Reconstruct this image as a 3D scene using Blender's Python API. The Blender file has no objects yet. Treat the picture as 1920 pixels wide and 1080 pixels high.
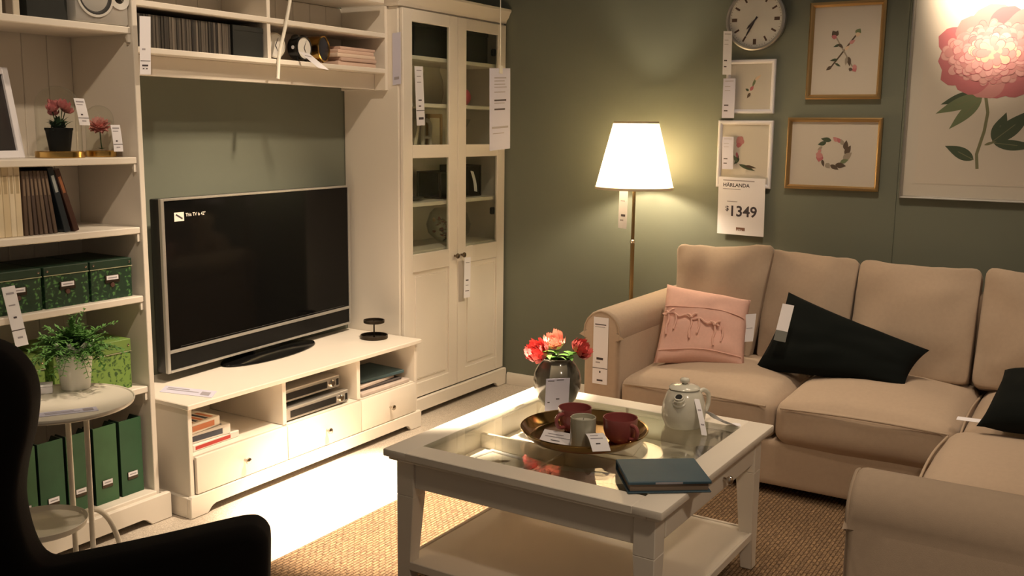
import bpy, bmesh, math, random
from mathutils import Vector, Matrix, noise
random.seed(7)
R = math.radians
scene = bpy.context.scene
C = scene.collection

# ------------------------------------------------------------------ camera
cam_data = bpy.data.cameras.new('camera')
cam = bpy.data.objects.new('camera', cam_data)
C.objects.link(cam)
yaw, pitch, roll = R(58.282), R(9.136), R(0.6635)
fwd = Vector((math.sin(yaw) * math.cos(pitch), math.cos(yaw) * math.cos(pitch), -math.sin(pitch)))
rgt = Vector((math.cos(yaw), -math.sin(yaw), 0))
upv = rgt.cross(fwd)
r2 = rgt * math.cos(roll) + upv * math.sin(roll)
u2 = -rgt * math.sin(roll) + upv * math.cos(roll)
m = Matrix((r2, u2, -fwd)).transposed().to_4x4()
m.translation = Vector((-2.3943, -3.3933, 1.484))
cam.matrix_world = m
cam_data.sensor_width = 36.0
cam_data.lens = 1848.5 / 1920 * 36.0
cam_data.clip_start = 0.05
scene.camera = cam

# ------------------------------------------------------------------ world, exposure
world = bpy.data.worlds.new('hall')
scene.world = world
world.use_nodes = True
bg = world.node_tree.nodes['Background']
bg.inputs[0].default_value = (1.0, 0.78, 0.58, 1)
bg.inputs[1].default_value = 0.13
scene.view_settings.view_transform = 'Standard'
scene.view_settings.look = 'None'
scene.view_settings.gamma = 1
scene.view_settings.use_curve_mapping = False
scene.view_settings.exposure = 0.0

# ------------------------------------------------------------------ ceiling spots of the shop and an added fill
WARM = (1.0, 0.775, 0.55)
def spot(name, loc, target, watt, cone, blend, color=WARM, radius=0.05):
    d = bpy.data.lights.new(name, 'SPOT')
    d.energy = watt; d.spot_size = R(cone); d.spot_blend = blend; d.color = color
    d.shadow_soft_size = radius
    o = bpy.data.objects.new(name, d); C.objects.link(o)
    o.location = loc
    o.rotation_euler = (Vector(target) - Vector(loc)).to_track_quat('-Z', 'Y').to_euler()
    return o
spot('ceiling_spot_floor', (0.75, -1.75, 3.0), (0.58, -1.11, 0.0), 2500, 27.5, 0.45)
spot('ceiling_spot_wall_unit', (0.65, -1.62, 3.2), (0.72, -0.2, 1.1), 105, 84, 0.8)
spot('ceiling_spot_bench', (0.60, -1.70, 3.1), (0.62, -0.36, 0.50), 430, 46, 0.95)
spot('ceiling_spot_sofa', (1.25, -2.35, 3.1), (1.90, -2.3, 0.5), 98, 75, 0.9, radius=0.10)
spot('ceiling_spot_corner', (1.1, -2.9, 3.1), (1.4, -3.1, 0.4), 60, 70, 0.9, radius=0.10)
spot('ceiling_spot_picture', (1.80, -2.80, 3.0), (2.42, -2.84, 2.29), 700, 36, 1.0)
spot('ceiling_spot_table', (0.0, -2.25, 3.1), (0.35, -2.0, 0.5), 70, 70, 0.9, radius=0.08)
spot('fill_spot_front', (-1.3, -4.3, 3.1), (0.2, -3.1, 0.4), 120, 55, 0.9, radius=0.12)  # unseen fill, added to brighten the near sofa arm and foreground
spot('ceiling_spot_bookcase', (-1.35, -2.1, 3.1), (-.45, -.2, 1.25), 95, 62, 0.9)
spot('ceiling_spot_fern', (-.15, -1.7, 3.0), (-.58, -.62, .66), 150, 12, 0.6)

# ------------------------------------------------------------------ materials
MATS = {}
def mat(name, col=(.8, .8, .8), rough=.5, metal=0.0, noise_amt=0.0, nscale=20.0, bump=0.0, bscale=200.0,
        emit=None, estr=0.0, coat=0.0, sheen=0.0, spec=None, stretch=None):
    if name in MATS: return MATS[name]
    M = bpy.data.materials.new(name); M.use_nodes = True
    nt = M.node_tree; b = nt.nodes['Principled BSDF']
    b.inputs['Base Color'].default_value = (*col, 1)
    b.inputs['Roughness'].default_value = rough
    b.inputs['Metallic'].default_value = metal
    if spec is not None: b.inputs['Specular IOR Level'].default_value = spec
    if coat: b.inputs['Coat Weight'].default_value = coat
    if sheen: b.inputs['Sheen Weight'].default_value = sheen
    tc = nt.nodes.new('ShaderNodeTexCoord')
    src = tc.outputs['Object']
    if stretch:
        mp = nt.nodes.new('ShaderNodeMapping'); mp.inputs['Scale'].default_value = stretch
        nt.links.new(src, mp.inputs['Vector']); src = mp.outputs['Vector']
    if noise_amt:
        n = nt.nodes.new('ShaderNodeTexNoise'); n.inputs['Scale'].default_value = nscale
        n.inputs['Detail'].default_value = 4
        nt.links.new(src, n.inputs['Vector'])
        mix = nt.nodes.new('ShaderNodeMix'); mix.data_type = 'RGBA'
        mix.inputs['A'].default_value = (*[c * (1 - noise_amt) for c in col], 1)
        mix.inputs['B'].default_value = (*[min(1, c * (1 + noise_amt)) for c in col], 1)
        nt.links.new(n.outputs['Fac'], mix.inputs['Factor'])
        nt.links.new(mix.outputs['Result'], b.inputs['Base Color'])
    if bump:
        n = nt.nodes.new('ShaderNodeTexNoise'); n.inputs['Scale'].default_value = bscale
        n.inputs['Detail'].default_value = 3
        nt.links.new(src, n.inputs['Vector'])
        bp = nt.nodes.new('ShaderNodeBump'); bp.inputs['Strength'].default_value = bump
        bp.inputs['Distance'].default_value = 0.002
        nt.links.new(n.outputs['Fac'], bp.inputs['Height'])
        nt.links.new(bp.outputs['Normal'], b.inputs['Normal'])
    if emit:
        b.inputs['Emission Color'].default_value = (*emit, 1)
        b.inputs['Emission Strength'].default_value = estr
    MATS[name] = M
    return M
def clear_glass(name, tint=(1, 1, 1), ior=1.45, rough=0.0, gain=1.0):
    """thin pane: transparent with fresnel reflection"""
    if name in MATS: return MATS[name]
    M = bpy.data.materials.new(name); M.use_nodes = True
    nt = M.node_tree; nt.nodes.remove(nt.nodes['Principled BSDF'])
    out = nt.nodes['Material Output']
    tr = nt.nodes.new('ShaderNodeBsdfTransparent'); tr.inputs[0].default_value = (*tint, 1)
    gl = nt.nodes.new('ShaderNodeBsdfGlossy'); gl.inputs['Roughness'].default_value = rough
    lw = nt.nodes.new('ShaderNodeLayerWeight'); lw.inputs['Blend'].default_value = .5
    pw = nt.nodes.new('ShaderNodeMath'); pw.operation = 'POWER'; pw.inputs[1].default_value = 5
    f0 = ((ior - 1) / (ior + 1)) ** 2 * gain
    ma = nt.nodes.new('ShaderNodeMath'); ma.operation = 'MULTIPLY_ADD'; ma.inputs[1].default_value = 1 - f0; ma.inputs[2].default_value = f0
    nt.links.new(lw.outputs['Facing'], pw.inputs[0]); nt.links.new(pw.outputs[0], ma.inputs[0])
    mx = nt.nodes.new('ShaderNodeMixShader'); fac = ma.outputs[0]
    nt.links.new(fac, mx.inputs[0]); nt.links.new(tr.outputs[0], mx.inputs[1]); nt.links.new(gl.outputs[0], mx.inputs[2])
    nt.links.new(mx.outputs[0], out.inputs['Surface'])
    MATS[name] = M
    return M

WHITE = mat('white_lacquer', (.79, .735, .65), .38, noise_amt=.02, nscale=6)
WHITE_IN = WHITE
GREEN_WALL = mat('green_wall_paint', (.160, .176, .136), .72, noise_amt=.05, nscale=2.5, bump=.08, bscale=120)
SOFA = mat('beige_sofa_fabric', (.465, .36, .27), .92, noise_amt=.06, nscale=60, bump=.25, bscale=700, sheen=.15, spec=.2)
SOFA_SEAM = mat('beige_sofa_piping', (.42, .325, .24), .9)
PINK_F = mat('pink_linen', (.74, .46, .39), .9, noise_amt=.07, nscale=80, bump=.3, bscale=600, spec=.2)
BLACK_F = mat('black_velvet', (.006, .008, .0075), .9, sheen=.02, bump=.2, bscale=500, spec=.08)
CHAIR_F = mat('charcoal_velour', (.014, .012, .011), .9, sheen=.05, bump=.25, bscale=400, spec=.15)
DARKWOOD = mat('dark_stained_wood', (.05, .03, .02), .4, noise_amt=.3, nscale=15)
BRASS = mat('brass', (.62, .40, .13), .22, 1.0)
BRASS_POLE = mat('aged_brass', (.30, .21, .10), .30, 1.0)
GOLD_FRAME = mat('gold_frame', (.62, .42, .19), .33, 1.0, noise_amt=.1, nscale=8)
SILVER = mat('silver_plastic', (.52, .51, .48), .32, .7)
SILVER_FR = mat('silver_frame', (.55, .53, .49), .3, .9)
CHROME = mat('polished_nickel', (.55, .50, .44), .16, 1.0)
BLACKPL = mat('black_plastic', (.010, .010, .010), .28)
SCREEN = mat('black_screen', (.004, .004, .004), .08, spec=.16)
DARKMETAL = mat('dark_iron', (.055, .042, .03), .42, .8, noise_amt=.3, nscale=60)
PAPER = mat('white_paper', (.82, .81, .86), .7)
PAPER_L = mat('lilac_paper', (.60, .60, .74), .7)
INK = mat('printed_ink', (.05, .04, .05), .7)
INK_L = mat('light_grey_ink', (.34, .32, .36), .7)
INK_BROWN = mat('brown_ink', (.20, .10, .07), .7)
PANE = clear_glass('cabinet_glass', (.93, .95, .92))
TABLEGLASS = clear_glass('table_glass', (.96, .97, .94), 1.5)
PICGLASS = clear_glass('picture_glass', (.97, .97, .96), 1.45, .02)
CLOCHE = clear_glass('thin_blown_glass', (.95, .96, .94), 1.35)

# ------------------------------------------------------------------ mesh helpers
def NB(): return bmesh.new()
def box(bm, a, b, bev=0.0, seg=1):
    a = Vector(a); b = Vector(b)
    lo = Vector((min(a.x, b.x), min(a.y, b.y), min(a.z, b.z))); hi = Vector((max(a.x, b.x), max(a.y, b.y), max(a.z, b.z)))
    r = bmesh.ops.create_cube(bm, size=1)
    vs = r['verts']
    for v in vs:
        v.co = Vector((lo[i] + (v.co[i] + .5) * (hi[i] - lo[i]) for i in range(3)))
    if bev:
        es = list({e for v in vs for e in v.link_edges})
        bmesh.ops.bevel(bm, geom=es, offset=bev, segments=seg, affect='EDGES', profile=.5)
    return vs
def hexa(bm, pts, bev=0.0):
    """8 corners: bottom 4 ccw then top 4 ccw"""
    v = [bm.verts.new(p) for p in pts]
    for f in ((3, 2, 1, 0), (4, 5, 6, 7), (0, 1, 5, 4), (1, 2, 6, 5), (2, 3, 7, 6), (3, 0, 4, 7)):
        bm.faces.new([v[i] for i in f])
    if bev:
        es = list({e for x in v for e in x.link_edges})
        bmesh.ops.bevel(bm, geom=es, offset=bev, segments=1, affect='EDGES')
def lathe(bm, prof, c=(0, 0, 0), n=32, axis='z', cap=True, fn=None):
    """prof: (r, h) pairs; axis is the direction of h"""
    c = Vector(c); rings = []
    for r, h in prof:
        ring = []
        for k in range(n):
            a = 2 * math.pi * k / n
            rr = r; hh = h
            if fn: rr, hh = fn(r, h, a)
            x, y = rr * math.cos(a), rr * math.sin(a)
            p = {'z': Vector((x, y, hh)), 'y': Vector((x, hh, -y)), 'x': Vector((hh, x, y))}[axis]
            ring.append(bm.verts.new(c + p))
        rings.append(ring)
    for i in range(len(rings) - 1):
        for k in range(n):
            bm.faces.new((rings[i][k], rings[i][(k + 1) % n], rings[i + 1][(k + 1) % n], rings[i + 1][k]))
    if cap:
        if prof[0][0] > 1e-6: bm.faces.new(list(reversed(rings[0])))
        if prof[-1][0] > 1e-6: bm.faces.new(rings[-1])
    return rings
def tube(bm, path, r, n=10, closed=False):
    path = [Vector(p) for p in path]; rings = []
    L = len(path)
    rad = r if isinstance(r, (list, tuple)) else [r] * L
    up = None
    for i, p in enumerate(path):
        if closed: t = path[(i + 1) % L] - path[i - 1]
        else: t = path[min(i + 1, L - 1)] - path[max(i - 1, 0)]
        t.normalize()
        if up is None:
            up = Vector((0, 0, 1)) if abs(t.z) < .9 else Vector((1, 0, 0))
        s = t.cross(up)
        if s.length < 1e-5: s = t.cross(Vector((1, .3, .2)))
        s.normalize(); up = s.cross(t).normalized()
        rings.append([bm.verts.new(p + (s * math.cos(2 * math.pi * k / n) + up * math.sin(2 * math.pi * k / n)) * rad[i]) for k in range(n)])
    m_ = L if closed else L - 1
    for i in range(m_):
        a, b = rings[i], rings[(i + 1) % L]
        for k in range(n):
            bm.faces.new((a[k], a[(k + 1) % n], b[(k + 1) % n], b[k]))
    if not closed:
        bm.faces.new(list(reversed(rings[0]))); bm.faces.new(rings[-1])
def smooth_path(pts, n=8):
    pts = [Vector(p) for p in pts]; out = []
    P = [pts[0] * 2 - pts[1]] + pts + [pts[-1] * 2 - pts[-2]]
    for i in range(1, len(P) - 2):
        for k in range(n):
            t = k / n
            a, b, c, d = P[i - 1], P[i], P[i + 1], P[i + 2]
            out.append(.5 * ((2 * b) + (c - a) * t + (2 * a - 5 * b + 4 * c - d) * t * t + (3 * b - a - 3 * c + d) * t ** 3))
    out.append(pts[-1])
    return out
def extrude_poly(bm, pts2, axis, a, b, bev=0.0, seg=2):
    """closed outline extruded along axis from a to b. pts2 in the two other axes"""
    def P(p, t):
        return {'x': (t, p[0], p[1]), 'y': (p[0], t, p[1]), 'z': (p[0], p[1], t)}[axis]
    va = [bm.verts.new(P(p, a)) for p in pts2]; vb = [bm.verts.new(P(p, b)) for p in pts2]
    n = len(pts2)
    fa = bm.faces.new(va); fb = bm.faces.new(list(reversed(vb)))
    for i in range(n):
        bm.faces.new((va[(i + 1) % n], va[i], vb[i], vb[(i + 1) % n]))
    if bev:
        es = list(fa.edges) + list(fb.edges)
        bmesh.ops.bevel(bm, geom=es, offset=bev, segments=seg, affect='EDGES', profile=.5)
def rounded_slab(bm, pts2, ya, yb, r, seg=5):
    """outline in x, z extruded along y with rounded rims made by insetting the outline"""
    n = len(pts2); P = [Vector((p[0], p[1])) for p in pts2]
    area = sum(P[i].x * P[(i + 1) % n].y - P[(i + 1) % n].x * P[i].y for i in range(n)); sg = 1 if area > 0 else -1
    N = []
    for i in range(n):
        t = (P[i] - P[i - 1]).normalized() + (P[(i + 1) % n] - P[i]).normalized()
        t.normalize(); N.append(Vector((-t.y, t.x)) * sg)
    rows = [(r * (1 - math.sin(math.pi / 2 * k / seg)), r * (1 - math.cos(math.pi / 2 * k / seg))) for k in range(seg + 1)]
    s = 1 if yb > ya else -1
    lay = [(o, ya + s * d) for o, d in rows] + [(o, yb - s * d) for o, d in reversed(rows)]
    rings = [[bm.verts.new((P[i].x + N[i].x * o, y, P[i].y + N[i].y * o)) for i in range(n)] for o, y in lay]
    for a, b_ in zip(rings, rings[1:]):
        for i in range(n): bm.faces.new((a[i], a[(i + 1) % n], b_[(i + 1) % n], b_[i]))
    bm.faces.new(rings[0]); bm.faces.new(list(reversed(rings[-1])))
def soft_box(bm, a, b, r, n=10, crown=(0, 0, 0), wr=0.0, seed=0, sag=0.0):
    """upholstered block: rounded box with bulging faces"""
    a = Vector(a); b = Vector(b); c = (a + b) / 2; h = Vector([abs(b[i] - a[i]) / 2 for i in range(3)])
    t = bmesh.new(); bmesh.ops.create_cube(t, size=2)
    bmesh.ops.subdivide_edges(t, edges=t.edges[:], cuts=n, use_grid_fill=True)
    mp = {}
    for v in t.verts:
        p = v.co.copy()
        # concentrate samples near the edges
        q = Vector([math.copysign(abs(x) ** .6, x) for x in p])
        w = Vector([q[i] * h[i] for i in range(3)])
        inner = Vector([max(-(h[i] - r), min(h[i] - r, w[i])) for i in range(3)])
        d = w - inner
        if d.length > 1e-9: w = inner + d.normalized() * min(r, max(abs(x) for x in d) if False else r) if d.length > 0 else w
        for i in range(3):
            if crown[i]:
                j, k = [x for x in range(3) if x != i]
                w[i] += math.copysign(1, q[i]) * crown[i] * (1 - q[j] ** 2) * (1 - q[k] ** 2) if abs(q[i]) > .5 else 0
        if sag:
            w.z -= 0
        if wr:
            nn = noise.noise(Vector((w.x * 6 + seed * 3.1, w.y * 6, w.z * 6 + seed)))
            w += d.normalized() * nn * wr if d.length > 1e-9 else Vector((0, 0, 0))
        mp[v] = bm.verts.new(c + w)
    for f in t.faces: bm.faces.new([mp[v] for v in f.verts])
    t.free()
def pillow(bm, TL, TR, BR, BL, t, n=22, pinch=.07, wr=.012, seed=0):
    TL, TR, BR, BL = [Vector(p) for p in (TL, TR, BR, BL)]
    nrm = (TR - TL).cross(BL - TL).normalized()
    grid = {}
    for side in (1, -1):
        for i in range(n + 1):
            for j in range(n + 1):
                u = -1 + 2 * i / n; w = -1 + 2 * j / n
                edge = i in (0, n) or j in (0, n)
                if edge and side == -1: grid[(side, i, j)] = grid[(1, i, j)]; continue
                uu = u * (1 - pinch * (1 - w * w) * u * u); ww = w * (1 - pinch * (1 - u * u) * w * w)
                s, q = (uu + 1) / 2, (ww + 1) / 2
                p = (TL * (1 - s) + TR * s) * (1 - q) + (BL * (1 - s) + BR * s) * q
                th = t / 2 * max(0, (1 - u * u) * (1 - w * w)) ** .42
                p = p + nrm * side * th
                if not edge:
                    p += nrm * side * wr * noise.noise(Vector((u * 2.6 + seed * 5, w * 2.6, side * 3 + seed))) * (1 - max(abs(u), abs(w)) ** 6)
                grid[(side, i, j)] = bm.verts.new(p)
    for side in (1, -1):
        for i in range(n):
            for j in range(n):
                f = [grid[(side, i, j)], grid[(side, i + 1, j)], grid[(side, i + 1, j + 1)], grid[(side, i, j + 1)]]
                if side == 1: f.reverse()
                bm.faces.new(f)

def finish(bm, name, material, angle=35):
    me = bpy.data.meshes.new(name)
    bmesh.ops.recalc_face_normals(bm, faces=bm.faces[:])
    bm.to_mesh(me); bm.free()
    mats = material if isinstance(material, (list, tuple)) else [material]
    for x in mats: me.materials.append(x)
    me.polygons.foreach_set('use_smooth', [True] * len(me.polygons))
    me.set_sharp_from_angle(angle=R(angle))
    return me
def tagit(o, label=None, cat=None, group=None, kind=None):
    if label: o['label'] = label
    if cat: o['category'] = cat
    if group: o['group'] = group
    if kind: o['kind'] = kind
    return o
ROOTM = {}
def thing(name, label, cat, loc=(0, 0, 0), rotz=0.0, group=None):
    o = bpy.data.objects.new(name, None); C.objects.link(o)
    o.empty_display_size = .05
    o.location = loc; o.rotation_euler = (0, 0, rotz)
    ROOTM[o.name] = Matrix.Translation(Vector(loc)) @ Matrix.Rotation(rotz, 4, 'Z')
    tagit(o, label, cat, group)
    return o
def part(name, bm, material, parent, label=None, angle=35, local=False, kind=None):
    """bm is in world coordinates unless local; a child of parent (which may itself be a part)"""
    root = parent
    while root.parent: root = root.parent
    M = ROOTM.get(root.name, Matrix())
    if not local: bm.transform(M.inverted())
    me = finish(bm, name, material, angle)
    o = bpy.data.objects.new(name, me); C.objects.link(o)
    o.parent = parent
    if label: o['label'] = label
    if kind: o['kind'] = kind
    return o
def solo(name, bm, material, label=None, cat=None, group=None, kind=None, angle=35):
    """a thing that is one mesh: origin at its base centre"""
    xs = [v.co for v in bm.verts]
    lo = Vector([min(p[i] for p in xs) for i in range(3)]); hi = Vector([max(p[i] for p in xs) for i in range(3)])
    org = Vector(((lo.x + hi.x) / 2, (lo.y + hi.y) / 2, lo.z))
    bm.transform(Matrix.Translation(-org))
    me = finish(bm, name, material, angle)
    o = bpy.data.objects.new(name, me); C.objects.link(o)
    o.location = org
    ROOTM[o.name] = Matrix.Translation(org)
    return tagit(o, label, cat, group, kind)
def quad(bm, pts, mi=0):
    f = bm.faces.new([bm.verts.new(p) for p in pts]); f.material_index = mi
    return f
def poly_disc(bm, c, u, w, r, n=20, mi=0, r2=None):
    c, u, w = Vector(c), Vector(u), Vector(w)
    f = bm.faces.new([bm.verts.new(c + u * r * math.cos(2 * math.pi * k / n) + w * (r2 or r) * math.sin(2 * math.pi * k / n)) for k in range(n)])
    f.material_index = mi
    return f
def text_bm(bm, txt, org, u, w, size, mi=0, bold=0.0):
    """flat lettering: org is lower left, u reading direction, w up"""
    cu = bpy.data.curves.new('lettering', 'FONT'); cu.body = txt; cu.size = size; cu.resolution_u = 3; cu.offset = bold * size
    o = bpy.data.objects.new('lettering', cu); C.objects.link(o)
    dg = bpy.context.evaluated_depsgraph_get(); dg.update()
    me = o.evaluated_get(dg).to_mesh()
    u = Vector(u).normalized(); w = Vector(w).normalized(); org = Vector(org)
    vs = [bm.verts.new(org + u * v.co.x + w * v.co.y) for v in me.vertices]
    for p in me.polygons:
        try:
            f = bm.faces.new([vs[i] for i in p.vertices]); f.material_index = mi
        except ValueError: pass
    o.evaluated_get(dg).to_mesh_clear()
    bpy.data.objects.remove(o); bpy.data.curves.remove(cu)
def paper_tag(name, label, TL, TR, BL, rows=(), cat='price tag', material=None, thick=.0012, mats=None, group=None, texts=(), fold=0.0):
    """thin card with printed rows. rows: (x0, x1, y0, y1) in 0..1, y down; texts: (string, x, y, size, ink index)"""
    TL, TR, BL = Vector(TL), Vector(TR), Vector(BL); u = TR - TL; d = BL - TL
    n = u.cross(d).normalized()
    camdir = cam.matrix_world.translation - TL
    if n.dot(camdir) < 0: n = -n
    root = thing(name, label, cat, tuple(BL), group=group)
    bm = NB()
    if fold:
        K = 8; pr = []
        for i in range(K + 1):
            s = i / K
            off = n * fold * math.sin(math.pi * s)
            pr.append((TL + d * s + off, TR + d * s + off))
        va = [[bm.verts.new(p) for p in row] for row in pr]; vb = [[bm.verts.new(p - n * thick) for p in row] for row in pr]
        for i in range(K):
            bm.faces.new((va[i][0], va[i + 1][0], va[i + 1][1], va[i][1])); bm.faces.new((vb[i][0], vb[i][1], vb[i + 1][1], vb[i + 1][0]))
            bm.faces.new((va[i][0], vb[i][0], vb[i + 1][0], va[i + 1][0])); bm.faces.new((va[i][1], va[i + 1][1], vb[i + 1][1], vb[i][1]))
        bm.faces.new((va[0][0], va[0][1], vb[0][1], vb[0][0])); bm.faces.new((va[K][0], vb[K][0], vb[K][1], va[K][1]))
    else:
        hexa(bm, [TL + d - n * thick, TR + d - n * thick, TR - n * thick, TL - n * thick, TL + d, TR + d, TR, TL])
    part('card', bm, material or PAPER, root)
    if rows or texts:
        bm = NB(); e = n * .0006
        for r_ in rows:
            x0, x1, y0, y1 = r_[:4]; mi = r_[4] if len(r_) > 4 else 0
            o0 = n * fold * math.sin(math.pi * y0) + e; o1 = n * fold * math.sin(math.pi * y1) + e
            quad(bm, [TL + u * x0 + d * y0 + o0, TL + u * x1 + d * y0 + o0, TL + u * x1 + d * y1 + o1, TL + u * x0 + d * y1 + o1], mi)
        for s, x, y, sz, mi in texts:
            text_bm(bm, s, TL + u * x + d * y + e, u, -d, sz, mi, .022)
        part('printing', bm, mats or [INK, INK_L, INK_BROWN], root, kind='stuff')
    return root
# ================================================================== THE SETTING
XW = 2.42
bm = NB(); box(bm, (-4.5, -6.5, -.06), (XW + .12, .12, 0))
FLOOR = bpy.data.materials.new('pale_speckled_floor'); FLOOR.use_nodes = True
nt = FLOOR.node_tree; b = nt.nodes['Principled BSDF']; b.inputs['Roughness'].default_value = .55
tc = nt.nodes.new('ShaderNodeTexCoord'); n1 = nt.nodes.new('ShaderNodeTexNoise'); n1.inputs['Scale'].default_value = 260; n1.inputs['Detail'].default_value = 3
cr = nt.nodes.new('ShaderNodeValToRGB'); cr.color_ramp.elements[0].position = .35; cr.color_ramp.elements[1].position = .65
cr.color_ramp.elements[0].color = (.42, .36, .29, 1); cr.color_ramp.elements[1].color = (.70, .63, .54, 1)
nt.links.new(tc.outputs['Object'], n1.inputs['Vector']); nt.links.new(n1.outputs['Fac'], cr.inputs[0]); nt.links.new(cr.outputs[0], b.inputs['Base Color'])
solo('floor', bm, FLOOR, kind='structure')
bm = NB(); box(bm, (-4.5, 0, 0), (XW + .12, .12, 3.3))
solo('wall_back', bm, GREEN_WALL, kind='structure')
bm = NB(); box(bm, (XW, -2.498, 0), (XW + .12, -.0005, 3.3)); box(bm, (XW, -6.5, 0), (XW + .12, -2.502, 3.3)); box(bm, (XW + .004, -2.503, 0), (XW + .12, -2.497, 3.3))
solo('wall_right', bm, GREEN_WALL, kind='structure')
bm = NB()
extrude_poly(bm, [(XW - .014, .0005), (XW - .0005, .0005), (XW - .0005, .07), (XW - .006, .07), (XW - .014, .058)], 'y', -1.30, -.395)
solo('baseboard_right', bm, WHITE, kind='structure')

# jute rug, ribs running along the wall
JUTE = bpy.data.materials.new('jute_weave'); JUTE.use_nodes = True
nt = JUTE.node_tree; b = nt.nodes['Principled BSDF']; b.inputs['Roughness'].default_value = .9; b.inputs['Specular IOR Level'].default_value = .15
tc = nt.nodes.new('ShaderNodeTexCoord'); mp = nt.nodes.new('ShaderNodeMapping'); mp.inputs['Scale'].default_value = (30, 90, 1)
n1 = nt.nodes.new('ShaderNodeTexNoise'); n1.inputs['Scale'].default_value = 2.0; n1.inputs['Detail'].default_value = 5
cr = nt.nodes.new('ShaderNodeValToRGB'); cr.color_ramp.elements[0].position = .3; cr.color_ramp.elements[1].position = .68
cr.color_ramp.elements[0].color = (.105, .066, .038, 1); cr.color_ramp.elements[1].color = (.31, .212, .13, 1)
nt.links.new(tc.outputs['Object'], mp.inputs[0]); nt.links.new(mp.outputs[0], n1.inputs['Vector']); nt.links.new(n1.outputs['Fac'], cr.inputs[0])
bk_ = nt.nodes.new('ShaderNodeTexBrick'); bk_.inputs['Scale'].default_value = 1.0; bk_.inputs['Brick Width'].default_value = .034; bk_.inputs['Row Height'].default_value = .0141
bk_.inputs['Mortar Size'].default_value = .0022; bk_.inputs['Mortar Smooth'].default_value = .3
bk_.inputs['Color1'].default_value = (1.15, 1.12, 1.05, 1); bk_.inputs['Color2'].default_value = (.80, .80, .82, 1); bk_.inputs['Mortar'].default_value = (.32, .28, .24, 1)
mu_ = nt.nodes.new('ShaderNodeMix'); mu_.data_type = 'RGBA'; mu_.blend_type = 'MULTIPLY'; mu_.inputs['Factor'].default_value = .9
nt.links.new(tc.outputs['Object'], bk_.inputs['Vector']); nt.links.new(cr.outputs[0], mu_.inputs['A']); nt.links.new(bk_.outputs['Color'], mu_.inputs['B']); nt.links.new(mu_.outputs['Result'], b.inputs['Base Color'])
bp = nt.nodes.new('ShaderNodeBump'); bp.inputs['Strength'].default_value = .5; bp.inputs['Distance'].default_value = .004
nt.links.new(n1.outputs['Fac'], bp.inputs['Height']); nt.links.new(bp.outputs[0], b.inputs['Normal'])
bm = NB()
x0, x1, y0, y1, P = -.70, 1.75, -3.05, -1.02, .014
NR = int((y1 - y0) / P); prev = None; NX = 40
for i in range(NR * 4 + 1):
    y = y0 + (y1 - y0) * i / (NR * 4)
    row = []
    for k in range(NX + 1):
        x = x0 + (x1 - x0) * k / NX
        z = .007 + .0028 * abs(math.sin(math.pi * i / 4)) + .0008 * noise.noise(Vector((x * 9, y * 9, 0)))
        row.append(bm.verts.new((x, y, z)))
    if prev:
        for k in range(NX): bm.faces.new((prev[k], prev[k + 1], row[k + 1], row[k]))
    prev = row
box(bm, (x0 - .004, y0 - .004, .0003), (x1 + .004, y1 + .004, .0068), .002)
solo('jute_rug', bm, JUTE, 'brown ribbed jute rug lying under the coffee table and sofa front', 'rug', angle=60)

# ================================================================== BOOKCASE (left)
def plank_row(parent, xa, xb, y, z0, z1, n, name='back_board', gap=.0012):
    w = (xb - xa) / n
    bm = NB(); box(bm, (-w / 2 + gap / 2, -.004, 0), (w / 2 - gap / 2, .004, z1 - z0), .0022)
    me = finish(bm, name, WHITE)
    M = ROOTM[parent.name]
    for i in range(n):
        o = bpy.data.objects.new(name, me); C.objects.link(o); o.parent = parent
        o.location = M.inverted() @ Vector((xa + w * (i + .5), y, z0))
def plinth(parent, xa, xb, yf, z1, foot=.10, name='plinth', side_right=True, depth=.05):
    """front board with bracket-foot cut-out"""
    zc = .035
    pts = [(xa, .001), (xa + foot * .75, .001), (xa + foot * .9, .018), (xa + foot * .95, zc - .006), (xa + foot * 1.1, zc), (xb - foot * 1.1, zc), (xb - foot * .95, zc - .006), (xb - foot * .9, .018), (xb - foot * .75, .001), (xb, .001), (xb, z1 - .008), (xb - .006, z1), (xa + .006, z1), (xa, z1 - .008)]
    bm = NB(); extrude_poly(bm, pts, 'y', yf, yf + .022, .003, 1)
    for x in (xa, xb - .02):
        box(bm, (x, yf + .022, .001), (x + .02, -.03, z1 - .004), .002)
    return part(name, bm, WHITE, parent)
def corbel(bm, x, y, z, s=1):
    pts = [(y, z), (y, z - .028), (y + .005, z - .028), (y + .010, z - .015), (y + .022, z - .009), (y + .028, z)]
    extrude_poly(bm, pts, 'x', x, x + s * .012)

BX1 = -.043; BX0 = -.975; BI1 = BX1 - .022; BI0 = BX0 + .022
bc = thing('bookcase', 'tall white open bookcase with five shelves left of the television', 'bookcase', ((BX0 + BX1) / 2, -.19, 0))
for x in (BX0, BX1 - .022):
    bm = NB(); box(bm, (x, -.37, .08), (x + .022, -.004, 2.12), .002)
    part('side_panel', bm, WHITE, bc)
for z in (1.825, 1.370, 1.118, .865, .523):
    bm = NB(); box(bm, (BI0 + .001, -.362, z - .024), (BI1 - .001, -.022, z), .003)
    s = part('shelf', bm, WHITE, bc)
    for xx, sg in ((BI1 - .001, -1), (BI0 + .001, 1)):
        bm = NB(); corbel(bm, xx, -.358, z - .0245, sg); part('corbel', bm, WHITE, s)
bm = NB(); box(bm, (BI0 + .001, -.385, .085), (BI1 - .001, -.022, .118), .003); part('bottom_shelf', bm, WHITE, bc)
plinth(bc, BX0 - .028, BX1 + .028, -.402, .104, .12)
bm = NB(); box(bm, (BX0 - .02, -.395, 2.1205), (BX1 + .02, -.002, 2.16), .01, 2); part('cornice', bm, WHITE, bc)
plank_row(bc, BI0, BI1, -.012, .12, 2.118, 9)

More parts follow.
